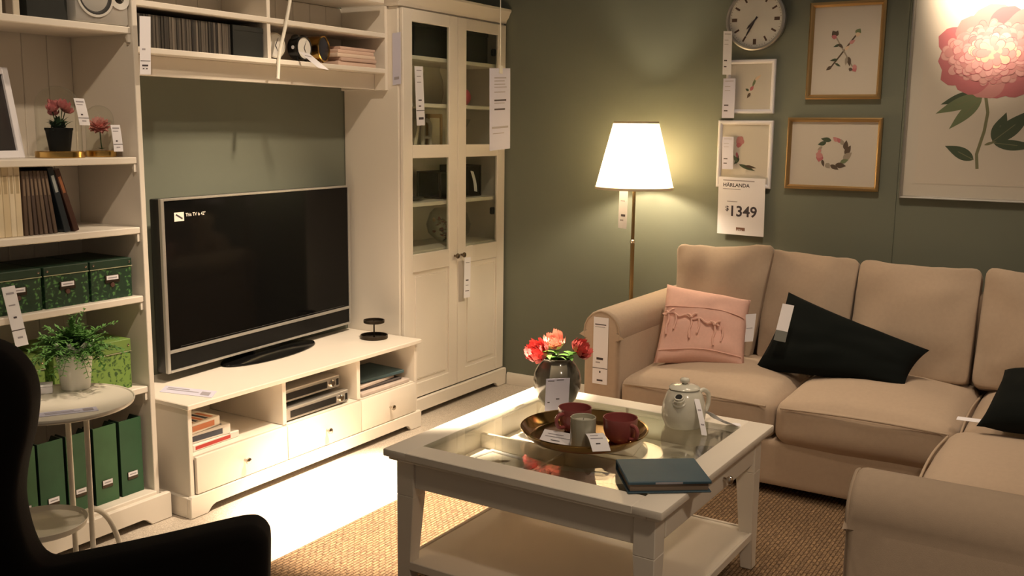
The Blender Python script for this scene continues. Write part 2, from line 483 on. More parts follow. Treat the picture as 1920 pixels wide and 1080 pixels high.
# ================================================================== TV BENCH
tb = thing('tv_bench', 'low white bench with three drawers and open compartments under the television', 'tv bench', (.729, -.25, 0))
TX0, TX1, TYF = .004, 1.454, -.472
bm = NB(); box(bm, (TX0, -.492, .430), (TX1, -.004, .450), .003); part('top_board', bm, WHITE, tb)
for x in (TX0 + .014, TX1 - .034):
    bm = NB(); box(bm, (x, TYF, .075), (x + .02, -.006, .4295), .002); part('side_panel', bm, WHITE, tb)
DIV = (.515, .990)
for x in DIV:
    bm = NB(); box(bm, (x, TYF + .003, .24), (x + .022, -.02, .4295), .002); part('divider', bm, WHITE, tb)
bm = NB(); box(bm, (TX0 + .034, -.018, .08), (TX1 - .034, -.008, .4295)); part('back_panel', bm, WHITE, tb)
bm = NB(); box(bm, (TX0 + .035, TYF + .006, .222), (TX1 - .035, -.019, .2395), .001); part('deck_board', bm, WHITE, tb)
bm = NB(); box(bm, (TX0 + .035, TYF + .02, .075), (TX1 - .035, -.019, .085)); part('bottom_board', bm, WHITE, tb)
xs = (TX0 + .036, DIV[0] + .011, DIV[1] + .011, TX1 - .036)
for i in range(3):
    xa, xb = xs[i] + .0015, xs[i + 1] - .0015
    bm = NB(); box(bm, (xa, TYF - .012, .0885), (xb, TYF + .004, .2355), .004, 2)
    box(bm, (xa + .012, TYF + .005, .092), (xb - .012, -.03, .20))
    d = part('drawer', bm, WHITE, tb)
    xc = (xa + xb) / 2; bm = NB()
    lathe(bm, [(.006, 0), (.005, -.010), (.009, -.014), (.0135, -.020), (.0125, -.026), (.006, -.029), (0, -.0295)], (xc, TYF - .012, .158), 16, 'y', cap=False)
    part('knob', bm, CHROME, d, 'round polished metal knob')
plinth(tb, TX0, TX1, -.488, .086, .11)

# ================================================================== GLASS CABINET
CX0, CX1 = 1.458, 2.416
gc = thing('display_cabinet', 'tall white cabinet with glass-paned double doors in the room corner', 'cabinet', ((CX0 + CX1) / 2, -.19, 0))
bm = NB(); box(bm, (CX0, -.348, .09), (CX0 + .022, -.004, 2.06), .002); part('side_panel', bm, WHITE, gc)
bm = NB(); box(bm, (CX1 - .022, -.348, .09), (CX1, -.004, 2.06), .002); part('side_panel', bm, WHITE, gc)
bm = NB(); box(bm, (CX0 + .023, -.022, .10), (CX1 - .023, -.010, 2.05)); part('back_panel', bm, WHITE, gc)
for z in (1.842, 1.610, 1.372, 1.108, .860, .48):
    bm = NB(); box(bm, (CX0 + .023, -.338, z - .02), (CX1 - .023, -.023, z), .002); part('shelf', bm, WHITE, gc)
bm = NB(); box(bm, (CX0 + .023, -.345, .095), (CX1 - .023, -.023, .115)); part('bottom_board', bm, WHITE, gc)
bm = NB(); box(bm, (CX0 + .001, -.349, 2.0605), (CX1 - .001, -.004, 2.085), .002); part('top_board', bm, WHITE, gc)
# cornice: moulded profile swept along left side and front
prof = [(.0, 2.066), (.012, 2.066), (.016, 2.082), (.030, 2.100), (.040, 2.124), (.046, 2.130), (.046, 2.142), (0, 2.142)]
bm = NB()
ring = []
for (ox, oy) in ((0, 0), (1, 0), (2, 0), (3, 0)):
    row = []
    for o_, z in prof:
        if ox == 0: p = (CX0 - o_, -.004, z)
        elif ox == 1: p = (CX0 - o_, -.350 - o_, z)
        elif ox == 2: p = (CX1 + min(o_, .003) if False else CX1, -.350 - o_, z)
        else: p = (CX1 - .05, -.30, z)
        row.append(bm.verts.new(p))
    ring.append(row)
for a in range(2):
    for k in range(len(prof)):
        k2 = (k + 1) % len(prof); bm.faces.new((ring[a][k], ring[a][k2], ring[a + 1][k2], ring[a + 1][k]))
bm.faces.new(ring[0]); bm.faces.new(ring[2])
for v in ring[3]: bm.verts.remove(v)
box(bm, (CX0 + .0005, -.3495, 2.0855), (CX1, -.004, 2.1415))
part('cornice', bm, WHITE, gc)
plinth(gc, CX0, CX1, -.388, .098, .12)
mid = (CX0 + CX1) / 2
for s, (xa, xb) in enumerate(((CX0 + .012, mid - .002), (mid + .002, CX1 - .012))):
    st = .076
    bm = NB()
    zs = [(.102, .178), (.760, .852), (1.336, 1.402), (1.998, 2.057)]
    box(bm, (xa, -.370, .102), (xa + st, -.3505, 2.057), .003)
    box(bm, (xb - st, -.370, .102), (xb, -.3505, 2.057), .003)
    for z0, z1 in zs:
        box(bm, (xa + st - .002, -.369, z0), (xb - st + .002, -.3515, z1), .0025)
    d = part('door', bm, WHITE, gc)
    bm = NB(); box(bm, (xa + st + .0005, -.361, .1785), (xb - st - .0005, -.353, .7595), 0)
    box(bm, (xa + st + .022, -.366, .200), (xb - st - .022, -.3605, .738), .005, 1)
    part('raised_panel', bm, WHITE, d)
    for z0, z1 in ((.8525, 1.3355), (1.4025, 1.9975)):
        bm = NB(); box(bm, (xa + st + .0005, -.3615, z0), (xb - st - .0005, -.3585, z1)); part('pane', bm, PANE, d)
    kx = xb - .028 if s == 0 else xa + .028
    bm = NB(); lathe(bm, [(.006, 0), (.005, -.010), (.010, -.014), (.0145, -.021), (.013, -.027), (.006, -.030), (0, -.0305)], (kx, -.370, .812), 16, 'y', cap=False)
    part('knob', bm, mat('dark_pewter', (.16, .12, .08), .3, .9), d, 'round dark pewter knob')
    if s == 1:
        for z in (1.025, 1.905):
            bm = NB(); box(bm, (xb - .092, -.348, z - .02), (xb - .060, -.325, z + .02), .006); part('hinge', bm, BLACKPL, d, 'small black hinge cup')

# ================================================================== BRIDGING SHELF over the TV
bs = thing('bridging_shelf', 'white bridging shelf spanning above the television between bookcase and cabinet', 'wall shelf', (.70, -.15, 1.663))
SX0, SX1 = BX1 + .001, CX0 - .001
for x in (SX0, SX1 - .020):
    bm = NB(); box(bm, (x, -.289, 1.665), (x + .020, -.003, 2.064), .002); part('side_panel', bm, WHITE, bs)
for z, nm in ((1.767, 'shelf'), (1.934, 'shelf')):
    bm = NB(); box(bm, (SX0 + .021, -.292, z - .022), (SX1 - .021, -.016, z), .003); part(nm, bm, WHITE, bs)
bm = NB(); box(bm, (SX0 + .021, -.222, 1.668), (SX1 - .021, -.204, 1.7445), .002); part('apron', bm, WHITE, bs)
bm = NB(); box(bm, (.665, -.285, 1.7675), (.685, -.016, 1.9115), .001); part('divider', bm, WHITE, bs)
bm = NB(); box(bm, (.665, -.285, 1.9345), (.685, -.016, 2.0635), .001); part('divider', bm, WHITE, bs)
bm = NB(); box(bm, (SX0, -.31, 2.0645), (CX0 - .048, -.003, 2.09), .006); part('top_board', bm, WHITE, bs)
plank_row(bs, SX0 + .021, SX1 - .021, -.010, 1.75, 2.063, 13)
# ================================================================== TELEVISION
tv_a = math.atan2(.10, 1.23)
tv = thing('television', 'large black flat screen television with silver bezel on white bench', 'television', (.795, -.10, .4505), tv_a)
W2 = .617
bm = NB(); box(bm, (-W2, -.012, .038), (W2, .045, .745), .006, 2); part('casing', bm, BLACKPL, tv, local=True)
bm = NB()
for a, b_ in (((-W2 - .002, -.022, .038), (-W2 + .015, -.006, .747)), ((W2 - .015, -.022, .038), (W2 + .002, -.006, .747)),
              ((-W2 + .0151, -.022, .737), (W2 - .0151, -.006, .747)), ((-W2 + .0151, -.022, .038), (W2 - .0151, -.006, .049)),
              ((-W2 + .0151, -.022, .118), (W2 - .0151, -.006, .132))):
    box(bm, a, b_, .002)
part('bezel', bm, SILVER, tv, 'silver bezel', local=True)
bm = NB(); box(bm, (-W2 + .0155, -.017, .1325), (W2 - .0155, -.0125, .7365)); scr = part('screen', bm, SCREEN, tv, 'glossy black screen', local=True)
bm = NB(); box(bm, (-W2 + .0155, -.018, .0495), (W2 - .0155, -.0125, .1175), .001); part('speaker_bar', bm, mat('matt_black_plastic', (.006, .006, .006), .35, spec=.15), tv, local=True)
bm = NB(); box(bm, (-W2 + .075, -.0178, .1385), (W2 - .055, -.0172, .1405)); part('reflection_line', bm, mat('painted_reflection_grey', (.05, .05, .05), .3), scr, local=True)  # reflection along the screen foot, put in as a grey strip
STICK = mat('white_sticker_print', (.82, .79, .72), .5)
bm = NB(); y = -.0174
quad(bm, [(-.548, y, .652), (-.496, y, .652), (-.496, y, .688), (-.548, y, .688)], 0)
tx = bmesh.new()
text_bm(bm, 'This TV is 42"', (-.487, y, .669), (1, 0, 0), (0, 0, 1), .0195, 0, .012)
quad(bm, [(-.541, y - .0004, .677), (-.537, y - .0004, .683), (-.503, y - .0004, .664), (-.506, y - .0004, .658)], 1)
tx.free()
part('screen_lettering', bm, [STICK, INK], scr, 'white notice lettering with arrow icon', local=True)
bm = NB()
lathe(bm, [(.295, 0), (.30, .004), (.295, .010), (.16, .018), (0, .020)], (0, 0, 0), 48, 'z', cap=True)
for v in bm.verts: v.co.y = v.co.y * .36 - .015
part('foot', bm, mat('gloss_black_foot', (.006, .006, .006), .15, spec=.3), tv, local=True)
bm = NB(); box(bm, (-.09, .0, .015), (.09, .035, .07), .004); part('neck', bm, BLACKPL, tv, local=True)

# ---- on the bench
ch = thing('candle_holder', 'dark metal two-tier candle stand on the right end of the white bench', 'candle holder', (1.335, -.285, .4505))
bm = NB(); lathe(bm, [(.066, 0), (.068, .002), (.068, .018), (.064, .018), (.063, .005), (0, .005)], (0, 0, 0), 36); part('base_dish', bm, DARKMETAL, ch, local=True)
bm = NB(); lathe(bm, [(.004, .005), (.004, .078)], (0, 0, 0), 10); part('stem', bm, DARKMETAL, ch, local=True)
bm = NB(); lathe(bm, [(0, .078), (.050, .078), (.052, .080), (.052, .093), (.048, .093), (.047, .082), (0, .082)], (0, 0, 0), 36, cap=False); part('top_dish', bm, DARKMETAL, ch, local=True)
bm = NB(); lathe(bm, [(.003, .082), (0, .105)], (0, 0, 0), 8); part('spike', bm, DARKMETAL, ch, local=True)
paper_tag('price_sheet', 'pale lilac price sheet lying on left end of the white bench', (.150, -.190, .4516), (.205, -.425, .4516), (.075, -.245, .4516),
          [(.08, .5, .2, .32, 1), (.08, .7, .45, .55, 1), (.75, .92, .3, .8, 1)], material=PAPER_L)

# left compartment: stack of boxed sets
spr = random.Random(3)
ZZ = .2400
for i, (nm, lab, w, d, h, rz, cols) in enumerate((
    ('game_box', 'white boxed set with red band at bottom of the bench stack', .24, .19, .026, 2, ((.80, .76, .70), (.55, .06, .05))),
    ('game_box', 'white boxed set with dark picture in middle of the bench stack', .20, .18, .040, -3, ((.78, .74, .68), (.06, .07, .10))),
    ('game_box', 'white boxed set with orange and black cover topping the bench stack', .15, .17, .040, 3, ((.80, .75, .66), (.60, .20, .08))))):
    xc, yc = .068 + w / 2, -.335
    t = thing(nm, lab, 'box', (xc, yc, ZZ + .0004), R(rz))
    bm = NB(); box(bm, (-w / 2, -d / 2, 0), (w / 2, d / 2, h), .002); part('carton', bm, mat('carton_%d' % i, cols[0], .5), t, local=True)
    bm = NB()
    quad(bm, [(-w * .46, -d / 2 - .0004, h * .2), (w * .30, -d / 2 - .0004, h * .2), (w * .30, -d / 2 - .0004, h * .75), (-w * .46, -d / 2 - .0004, h * .75)], 0)
    for k in range(5):
        xa = -w * .44 + w * .17 * k
        quad(bm, [(xa, -d * .42, h + .0004), (xa + w * .12, -d * .42, h + .0004), (xa + w * .12, d * .1, h + .0004), (xa, d * .1, h + .0004)], k % 2)
    part('cover_print', bm, [mat('carton_ink_%d' % i, cols[1], .5), mat('carton_ink_dark', (.07, .07, .09), .5)], t, local=True)
    ZZ += h + .0008

# middle compartment: two disc players
for i, (z, yf, lab) in enumerate(((.2400, -.455, 'silver disc player at the bottom of the stack in the bench'), (.3115, -.43, 'silver disc player resting on top of the other player'))):
    xa, xb = .548, .945 - .03 * i
    t = thing('disc_player', lab, 'disc player', ((xa + xb) / 2, yf + .12, z + .0005), group='disc players in the bench')
    w = xb - xa; D = .25
    bm = NB(); box(bm, (-w / 2, -.12, .006), (w / 2, D - .12, .060), .003); part('case', bm, SILVER, t, local=True)
    bm = NB(); box(bm, (-w / 2 + .025, -.1225, .016), (w / 2 - .085, -.1195, .046), .001); part('display_window', bm, BLACKPL, t, local=True)
    bm = NB(); lathe(bm, [(.017, 0), (.017, -.006), (.012, -.010), (0, -.010)], (w / 2 - .055, -.12, .031), 20, 'y', cap=False); part('dial', bm, CHROME, t, local=True)
    bm = NB(); box(bm, (w / 2 - .025, -.1225, .016), (w / 2 - .010, -.1195, .046), .001); part('button_strip', bm, BLACKPL, t, local=True)
    for sx in (-1, 1):
        for sy in (-.10, D - .14):
            bm = NB(); lathe(bm, [(.010, 0), (.010, .006)], (sx * (w / 2 - .03), sy, 0), 12); part('rubber_foot', bm, BLACKPL, t, local=True)
# right compartment: newspapers, folder, glasses
NEWS = mat('newsprint', (.55, .47, .42), .8, noise_amt=.25, nscale=25)
NEWSD = mat('dark_magazine', (.07, .06, .06), .5)
DENIM = mat('slate_blue_cover', (.055, .105, .125), .55, noise_amt=.1, nscale=30)
for i, (nm, lab, xc, yc, w, d, z, h, rz, mt) in enumerate((
    ('magazine', 'pale newspaper at the bottom of the pile in the right compartment', 1.215, -.335, .36, .25, .2402, .018, 0, NEWS),
    ('magazine', 'dark magazine in the pile in the right compartment', 1.20, -.32, .32, .23, .2590, .012, -2, NEWSD),
    ('magazine', 'pinkish folded newspaper near the top of the compartment pile', 1.18, -.32, .27, .22, .2716, .016, 3, NEWS),
    ('portfolio', 'slate blue portfolio on top of the pile in the right compartment', 1.235, -.31, .30, .24, .2884, .016, -5, DENIM))):
    bm = NB(); box(bm, (-w / 2, -d / 2, 0), (w / 2, d / 2, h), .003)
    bm.transform(Matrix.Translation((xc, yc, z)) @ Matrix.Rotation(R(rz), 4, 'Z'))
    solo(nm, bm, mt, lab, 'magazine' if nm == 'magazine' else 'portfolio')

# ================================================================== THINGS IN THE BRIDGING SHELF
SZ = 1.7675
CDM = [mat('cd_spine_%d' % i, c, .3) for i, c in enumerate(((.045, .04, .035), (.10, .085, .07), (.02, .018, .018), (.16, .135, .11)))]
x = SX0 + .030; k = 0
cdmesh = []
for q in range(4):
    bm = NB(); box(bm, (-.0052, -.065, 0), (.0052, .065, .122), .001)
    cdmesh.append(finish(bm, 'cd_case', CDM[q]))
while x < .485:
    o = bpy.data.objects.new('cd_case', cdmesh[random.choice((0, 0, 1, 2, 1, 3))]); C.objects.link(o)
    o.location = (x, -.195 + random.uniform(-.004, .004), SZ + .0003)
    tagit(o, 'dark slim disc case in the tight row above the television', 'disc case', 'disc cases on the bridging shelf')
    x += .0118; k += 1
t = thing('storage_box', 'plain black box standing beside the row of disc cases', 'box', (.578, -.18, SZ + .0004))
BOXB = mat('black_board', (.014, .016, .014), .6)
bm = NB(); box(bm, (-.082, -.085, 0), (.082, .085, .120), .002); part('box_body', bm, BOXB, t, local=True)
bm = NB(); box(bm, (-.0835, -.0865, .1005), (.0835, .0865, .1225), .002); part('lid', bm, BOXB, t, local=True)

def mantel_clock(lab, x, y, r, depth, body, face, rotz, hands, bells=False, rim=None):
    t = thing('alarm_clock', lab, 'clock', (x, y, SZ + .0004), rotz)
    cz = r + .010
    bm = NB(); lathe(bm, [(0, depth / 2), (r * .96, depth / 2), (r, depth / 2 - .004), (r, -depth / 2 + .003), (r * .93, -depth / 2)], (0, 0, cz), 36, 'y', cap=False); part('case', bm, body, t, local=True)
    bm = NB(); lathe(bm, [(r * 1.0, -depth / 2 + .004), (r * 1.03, -depth / 2 - .002), (r * .93, -depth / 2 - .004), (r * .90, -depth / 2 + .003)], (0, 0, cz), 36, 'y', cap=False); part('rim', bm, rim or body, t, local=True)
    bm = NB(); poly_disc(bm, (0, -depth / 2 + .001, cz), (1, 0, 0), (0, 0, 1), r * .93, 36); f = part('dial', bm, face, t, local=True)
    if hands:
        bm = NB(); y_ = -depth / 2 - .0005
        for an, L in ((150, .5), (25, .72)):
            d = Vector((math.sin(R(an)), 0, math.cos(R(an)))); s = Vector((d.z, 0, -d.x)) * r * .045
            p0 = Vector((0, y_, cz)); quad(bm, [p0 - s, p0 + d * r * L - s * .4, p0 + d * r * L + s * .4, p0 + s])
        part('hands', bm, INK, f, local=True)
    for sx in (-1, 1):
        bm = NB(); lathe(bm, [(.006, 0), (.004, .012), (.005, .020)], (sx * r * .55, -depth * .2, 0), 10); part('leg', bm, rim or body, t, local=True)
    if bells:
        for sx in (-1, 1):
            bm = NB(); lathe(bm, [(r * .36, 0), (r * .34, r * .12), (r * .2, r * .24), (0, r * .27)], (0, 0, 0), 20)
            bm.transform(Matrix.Translation((sx * r * .55, 0, cz + r * .86)) @ Matrix.Rotation(sx * R(28), 4, 'Y')); part('bell', bm, body, t, local=True)
        bm = NB(); lathe(bm, [(.008, 0), (.008, .004), (0, .005)], (r * .3 if False else -r * 1.03, -.006, cz), 10, 'x'); part('side_button', bm, PAPER, t, local=True)
FACE = mat('white_clock_dial', (.82, .80, .75), .4)
mantel_clock('cream clock on the bridging shelf partly behind the dangling white cable', .775, -.20, .052, .045, mat('cream_enamel', (.75, .70, .60), .35), FACE, R(-4), True)
mantel_clock('black twin-bell alarm clock on the shelf above the television', .905, -.235, .050, .055, BLACKPL, FACE, R(4), True, bells=True)
mantel_clock('gold drum clock with black dial on the shelf above the television', 1.035, -.215, .056, .075, BRASS, mat('black_clock_dial', (.012, .014, .018), .15), R(14), False, rim=BRASS)
paper_tag('price_tag', 'white price tag stuck out from the black twin-bell alarm clock', (.830, -.300, SZ + .040), (.850, -.345, SZ + .030), (.860, -.385, SZ - .030), [(.2, .8, .2, .25, 1)])
PINKP = [mat('pink_napkin_%d' % i, c, .8) for i, c in enumerate(((.72, .52, .42), (.62, .44, .36), (.78, .62, .50)))]
z = SZ + .0004
ordn = ('bottom', 'second', 'third', 'fourth', 'top')
for i in range(5):
    xa = 1.13 + spr.uniform(-.015, .02); xb = 1.405 - spr.uniform(0, .025); h = (.020, .016, .018, .016, .014)[i]
    bm = NB(); box(bm, (xa, -.275 + spr.uniform(0, .02), z), (xb, -.08, z + h), .003, 2)
    solo('notebook', bm, PINKP[i % 3], 'pinkish notebook, %s of the flat stack on the bridging shelf' % (ordn[i] if i not in (1, 2, 3) else ordn[i] + ' from the bottom'), 'notebook', 'notebooks on the bridging shelf')
    z += h + .0006

# ================================================================== THINGS IN THE BOOKCASE
# --- top shelf
Z = 1.8254
t = thing('loudspeaker', 'silver two-way loudspeaker lying on the top shelf of the bookcase', 'loudspeaker', (-.172, -.262, Z))
SPK = mat('silver_speaker_front', (.62, .60, .56), .35, .5)
bm = NB(); box(bm, (-.105, -.095, 0), (.105, .10, .175), .010, 2); part('cabinet', bm, SPK, t, local=True)
bm = NB(); lathe(bm, [(.068, 0), (.068, -.006), (.058, -.006), (.054, 0.0), (.030, .012), (.020, .006), (0, .0)], (-.030, -.0955, .092), 36, 'y', cap=False); part('woofer', bm, [mat('woofer_cone', (.03, .03, .03), .5)], t, local=True)
bm = NB(); lathe(bm, [(.064, -.0062), (.072, -.0062), (.072, -.001)], (-.030, -.0955, .092), 36, 'y', cap=False); part('woofer_ring', bm, mat('bright_silver_ring', (.75, .73, .68), .35, .3), t, local=True)
bm = NB(); lathe(bm, [(.040, -.001), (.040, -.005), (.020, -.002)], (.066, -.0955, .094), 28, 'y', cap=False); part('tweeter_plate', bm, mat('bright_silver_ring', (.75, .73, .68), .35, .3), t, local=True)
bm = NB(); lathe(bm, [(.020, -.002), (.014, -.006), (0, -.009)], (.066, -.0955, .094), 20, 'y', cap=False); part('tweeter', bm, BLACKPL, t, local=True)
t = thing('storage_box', 'black box between silver loudspeaker and upright files on top shelf', 'box', (-.360, -.23, Z))
bm = NB(); box(bm, (-.072, -.10, 0), (.072, .10, .20), .002); part('box_body', bm, BOXB, t, local=True)
bm = NB(); box(bm, (-.0735, -.1015, .1705), (.0735, .1015, .215), .002); part('lid', bm, BOXB, t, local=True)
FILEC = [mat('file_cream', (.62, .55, .44), .6), mat('file_brown', (.14, .11, .08), .6), mat('file_white', (.74, .70, .62), .6)]
for i, (xa, w, mi, rz, lab) in enumerate(((-.468, .022, 0, 0, 'cream upright file beside the black box on the top shelf'), (-.493, .022, 1, 0, 'brown upright file between two cream files on top shelf'), (-.527, .022, 2, 2, 'white upright file tilted against brown file on top shelf'), (-.566, .026, 0, 4, 'leftmost cream file tilted on the top shelf of the bookcase'))):
    bm = NB(); box(bm, (-w / 2, -.11, 0), (w / 2, .11, .22), .002)
    bm.transform(Matrix.Translation((xa + .006 * rz / 3 * 0, -.22, Z + math.sin(R(rz)) * w / 2 + .0002)) @ Matrix.Rotation(R(rz), 4, 'Y'))
    solo('document_file', bm, FILEC[mi], lab, 'file')
# --- second shelf
Z = 1.3704
t = thing('photo_frame', 'white tabletop photo frame with dark picture at the bookcase left', 'photo frame', (-.515, -.24, Z), R(12))
bm = NB()
for a, b_ in (((-.11, -.01, 0), (-.085, .012, .30)), ((.085, -.01, 0), (.11, .012, .30)), ((-.0849, -.01, 0), (.0849, .012, .025)), ((-.0849, -.01, .275), (.0849, .012, .30))): box(bm, a, b_, .002)
sh = Matrix.Shear('XY', 4, (0, 0)); 
for v in bm.verts: v.co.y += v.co.z * .18
part('frame', bm, PAPER, t, local=True)
bm = NB(); box(bm, (-.086, .0, .024), (.086, .006, .276));
for v in bm.verts: v.co.y += v.co.z * .18
part('picture', bm, mat('dark_photo', (.035, .03, .03), .25, noise_amt=.3, nscale=6), t, local=True)
bm = NB(); hexa(bm, [(-.02, .075, .001), (.02, .075, .001), (.02, .08, .001), (-.02, .08, .001), (-.02, .052, .22), (.02, .052, .22), (.02, .057, .22), (-.02, .057, .22)]); part('strut', bm, PAPER, t, local=True)

def cloche(lab, x, y, r, h):
    t = thing('glass_cloche', lab, 'cloche', (x, y, Z))
    bm = NB(); lathe(bm, [(r * 1.07, 0), (r * 1.10, .002), (r * 1.10, .020), (r * 1.06, .0225), (0, .0225)], (0, 0, 0), 40); part('base', bm, BRASS, t, 'polished brass base', local=True)
    bm = NB(); pr = [(r, .023)] + [(r, .023 + (h - r - .023) * q / 4) for q in range(1, 5)] + [(r * math.cos(a), h - r + r * math.sin(a)) for a in [R(90 * q / 10) for q in range(1, 11)]]
    pr[-1] = (0.0005, h)
    lathe(bm, pr, (0, 0, 0), 40, cap=False); part('dome', bm, CLOCHE, t, 'clear glass dome', local=True, angle=80)
    return t
cloche('large glass cloche over a potted pink flower on brass base', -.296, -.255, .073, .243)
cloche('small glass cloche holding a pink artificial bloom on brass base', -.128, -.245, .048, .182)
POT_BK = mat('black_pot', (.010, .011, .011), .6, spec=.15)
LEAF = mat('leaf_green', (.055, .16, .05), .55, noise_amt=.35, nscale=60)
LEAF_D = mat('leaf_dark_green', (.03, .085, .035), .6, noise_amt=.3, nscale=60)
PINKFL = mat('dusty_pink_petals', (.58, .20, .21), .65, noise_amt=.2, nscale=50)
PINKBL = mat('soft_pink_petals', (.80, .40, .37), .6, noise_amt=.12, nscale=40)
def leaf(bm, base, dirv, length, width, up=(0, 0, 1), droop=.0, seg=4, mi=0):
    base = Vector(base); d = Vector(dirv).normalized(); up = Vector(up)
    s = d.cross(up)
    if s.length < 1e-4: s = d.cross(Vector((1, 0, .1)))
    s.normalize(); nn = s.cross(d).normalized()
    L, Rr = [], []
    for i in range(seg + 1):
        q = i / seg; w = width / 2 * math.sin(math.pi * (.08 + .92 * q) ** .8) if i < seg else .0004
        p = base + d * length * q - Vector((0, 0, 1)) * droop * q * q * length
        L.append(bm.verts.new(p - s * w + nn * w * .3)); Rr.append(bm.verts.new(p + s * w + nn * w * .3))
    for i in range(seg):
        f = bm.faces.new((L[i], Rr[i], Rr[i + 1], L[i + 1])); f.material_index = mi
def bloom(bm, c, r, axis=(0, 0, 1), rings=((10, 80, 1.0), (8, 55, .85), (7, 32, .65), (5, 12, .45)), seed=1, mi=0, cup=.5):
    """layered petals: each a cupped patch"""
    rn = random.Random(seed); c = Vector(c); ax = Vector(axis).normalized(); q0 = ax.to_track_quat('Z', 'Y')
    for n_, elev, sc in rings:
        off = rn.uniform(0, 6)
        for k in range(n_):
            a = off + 2 * math.pi * k / n_ + rn.uniform(-.15, .15)
            el = R(elev + rn.uniform(-8, 8)); L = r * sc * rn.uniform(.88, 1.1); wd = L * 2.2 / n_ * 2.0
            rows = []
            for i in range(5):
                t_ = i / 4; e = el * (1 - cup * t_ * t_) 
                row = []
                for j in range(-2, 3):
                    s_ = j / 2; w_ = wd * .5 * math.sin(math.pi * min(.97, .18 + .70 * t_)) * s_
                    rad = L * t_ * math.sin(e); hh = L * t_ * math.cos(e) * .75 + abs(s_) * L * .10 * t_
                    x_ = rad * math.cos(a) - w_ * math.sin(a); y_ = rad * math.sin(a) + w_ * math.cos(a)
                    if t_ == 1: hh += L * .05 * math.cos(s_ * 5 + k)
                    row.append(bm.verts.new(c + q0 @ Vector((x_, y_, hh))))
                rows.append(row)
            for i in range(4):
                for j in range(4):
                    f = bm.faces.new((rows[i][j], rows[i][j + 1], rows[i + 1][j + 1], rows[i + 1][j])); f.material_index = mi
t = thing('potted_flower', 'pink flowering plant in black pot under the large glass cloche', 'potted plant', (-.296, -.255, Z + .0232))
bm = NB(); lathe(bm, [(.034, 0), (.044, .070), (.046, .070), (.046, .078), (.041, .078), (.040, .068), (0, .068)], (0, 0, 0), 28); part('pot', bm, POT_BK, t, local=True)
bm = NB(); rn = random.Random(5)
for k in range(70):
    a = rn.uniform(0, 6.28); e = rn.uniform(.1, 1.0)
    leaf(bm, (rn.uniform(-.02, .02), rn.uniform(-.02, .02), .070 + rn.uniform(0, .02)), (math.cos(a) * math.cos(e), math.sin(a) * math.cos(e), math.sin(e)), rn.uniform(.035, .055), .012, droop=.2)
part('foliage', bm, LEAF_D, t, local=True, kind='stuff')
for k, (dx, dy, dz, rr) in enumerate(((-.028, -.01, .155, .022), (.005, -.02, .165, .026), (.028, 0, .150, .024), (.0, .02, .172, .022), (-.012, .01, .14, .02))):
    bm = NB(); bloom(bm, (dx, dy, dz - .02), rr * 1.45, (dx * 8, dy * 8 - .3, .9), seed=k + 2); part('bloom', bm, PINKFL, t, local=True, angle=70)
bm = NB()
for dx, dy, dz in ((-.028, -.01, .14), (.005, -.02, .15), (.028, 0, .135), (0, .02, .155), (-.012, .01, .125)): tube(bm, [(dx * .2, dy * .2, .069), (dx, dy, dz)], .0015, 6)
part('stems', bm, LEAF_D, t, local=True)
t = thing('artificial_bloom', 'single pink bloom drooping inside the small glass cloche', 'flower', (-.128, -.245, Z + .0232))
bm = NB(); bloom(bm, (-.002, -.002, .082), .041, (-.25, -.35, 1), rings=((8, 140, .85), (8, 118, 1.0), (8, 95, 1.0), (8, 68, 1.0), (7, 42, .98), (5, 15, .85)), seed=9, cup=.15); part('petals', bm, PINKBL, t, local=True, angle=70)
bm = NB(); tube(bm, smooth_path([(.012, .01, .003), (.006, .006, .03), (-.002, -.002, .083)]), .002, 6); part('stem', bm, LEAF_D, t, local=True)
bm = NB(); leaf(bm, (.01, .01, .003), (-1, -.4, .12), .04, .02); leaf(bm, (.01, .01, .003), (1, .2, .1), .03, .02); part('leaves', bm, LEAF_D, t, local=True)
trow = [(.12, .85, .10, .15, 1), (.12, .7, .22, .25, 1), (.3, .5, .58, .63, 0), (0, 1, .72, .74, 0), (.3, .7, .82, .86, 1)]
paper_tag('price_tag', 'white price tag hanging on the large glass cloche', (-.297, -.348, 1.572), (-.257, -.348, 1.571), (-.281, -.351, 1.482), trow, fold=.002)
paper_tag('price_tag', 'white price tag hanging on the small glass cloche', (-.138, -.320, 1.484), (-.100, -.320, 1.484), (-.131, -.323, 1.390), trow, fold=.002)
# --- third shelf: books
Z = 1.1184
def book(lab, x, w, h, d, y, tilt, cover, page=None, group=None, name='book'):
    """spine faces the room; tilted books lean to the left"""
    t = thing(name, lab, 'book', (x, y, Z + .0002), 0, group)
    T = Matrix.Rotation(R(-tilt), 4, 'Y')
    bm = NB(); box(bm, (0, -d / 2, 0), (w, d / 2, h), .0015); bm.transform(T); part('cover', bm, cover, t, local=True)
    bm = NB(); quad(bm, [(w * .25, -d / 2 - .0004, h * .62), (w * .75, -d / 2 - .0004, h * .62), (w * .75, -d / 2 - .0004, h * .88), (w * .25, -d / 2 - .0004, h * .88)])
    bm.transform(T); part('spine_print', bm, page or INK_L, t, local=True)
    return t
CREAMB = [mat('cream_spine_%d' % i, c, .6) for i, c in enumerate(((.70, .60, .42), (.76, .67, .50), (.66, .55, .36)))]
BRNB = [mat('brown_spine_%d' % i, c, .55) for i, c in enumerate(((.10, .065, .045), (.13, .09, .065), (.075, .05, .04)))]
NUM = ('first', 'second', 'third', 'fourth', 'fifth', 'sixth', 'seventh', 'eighth')
x = -.493
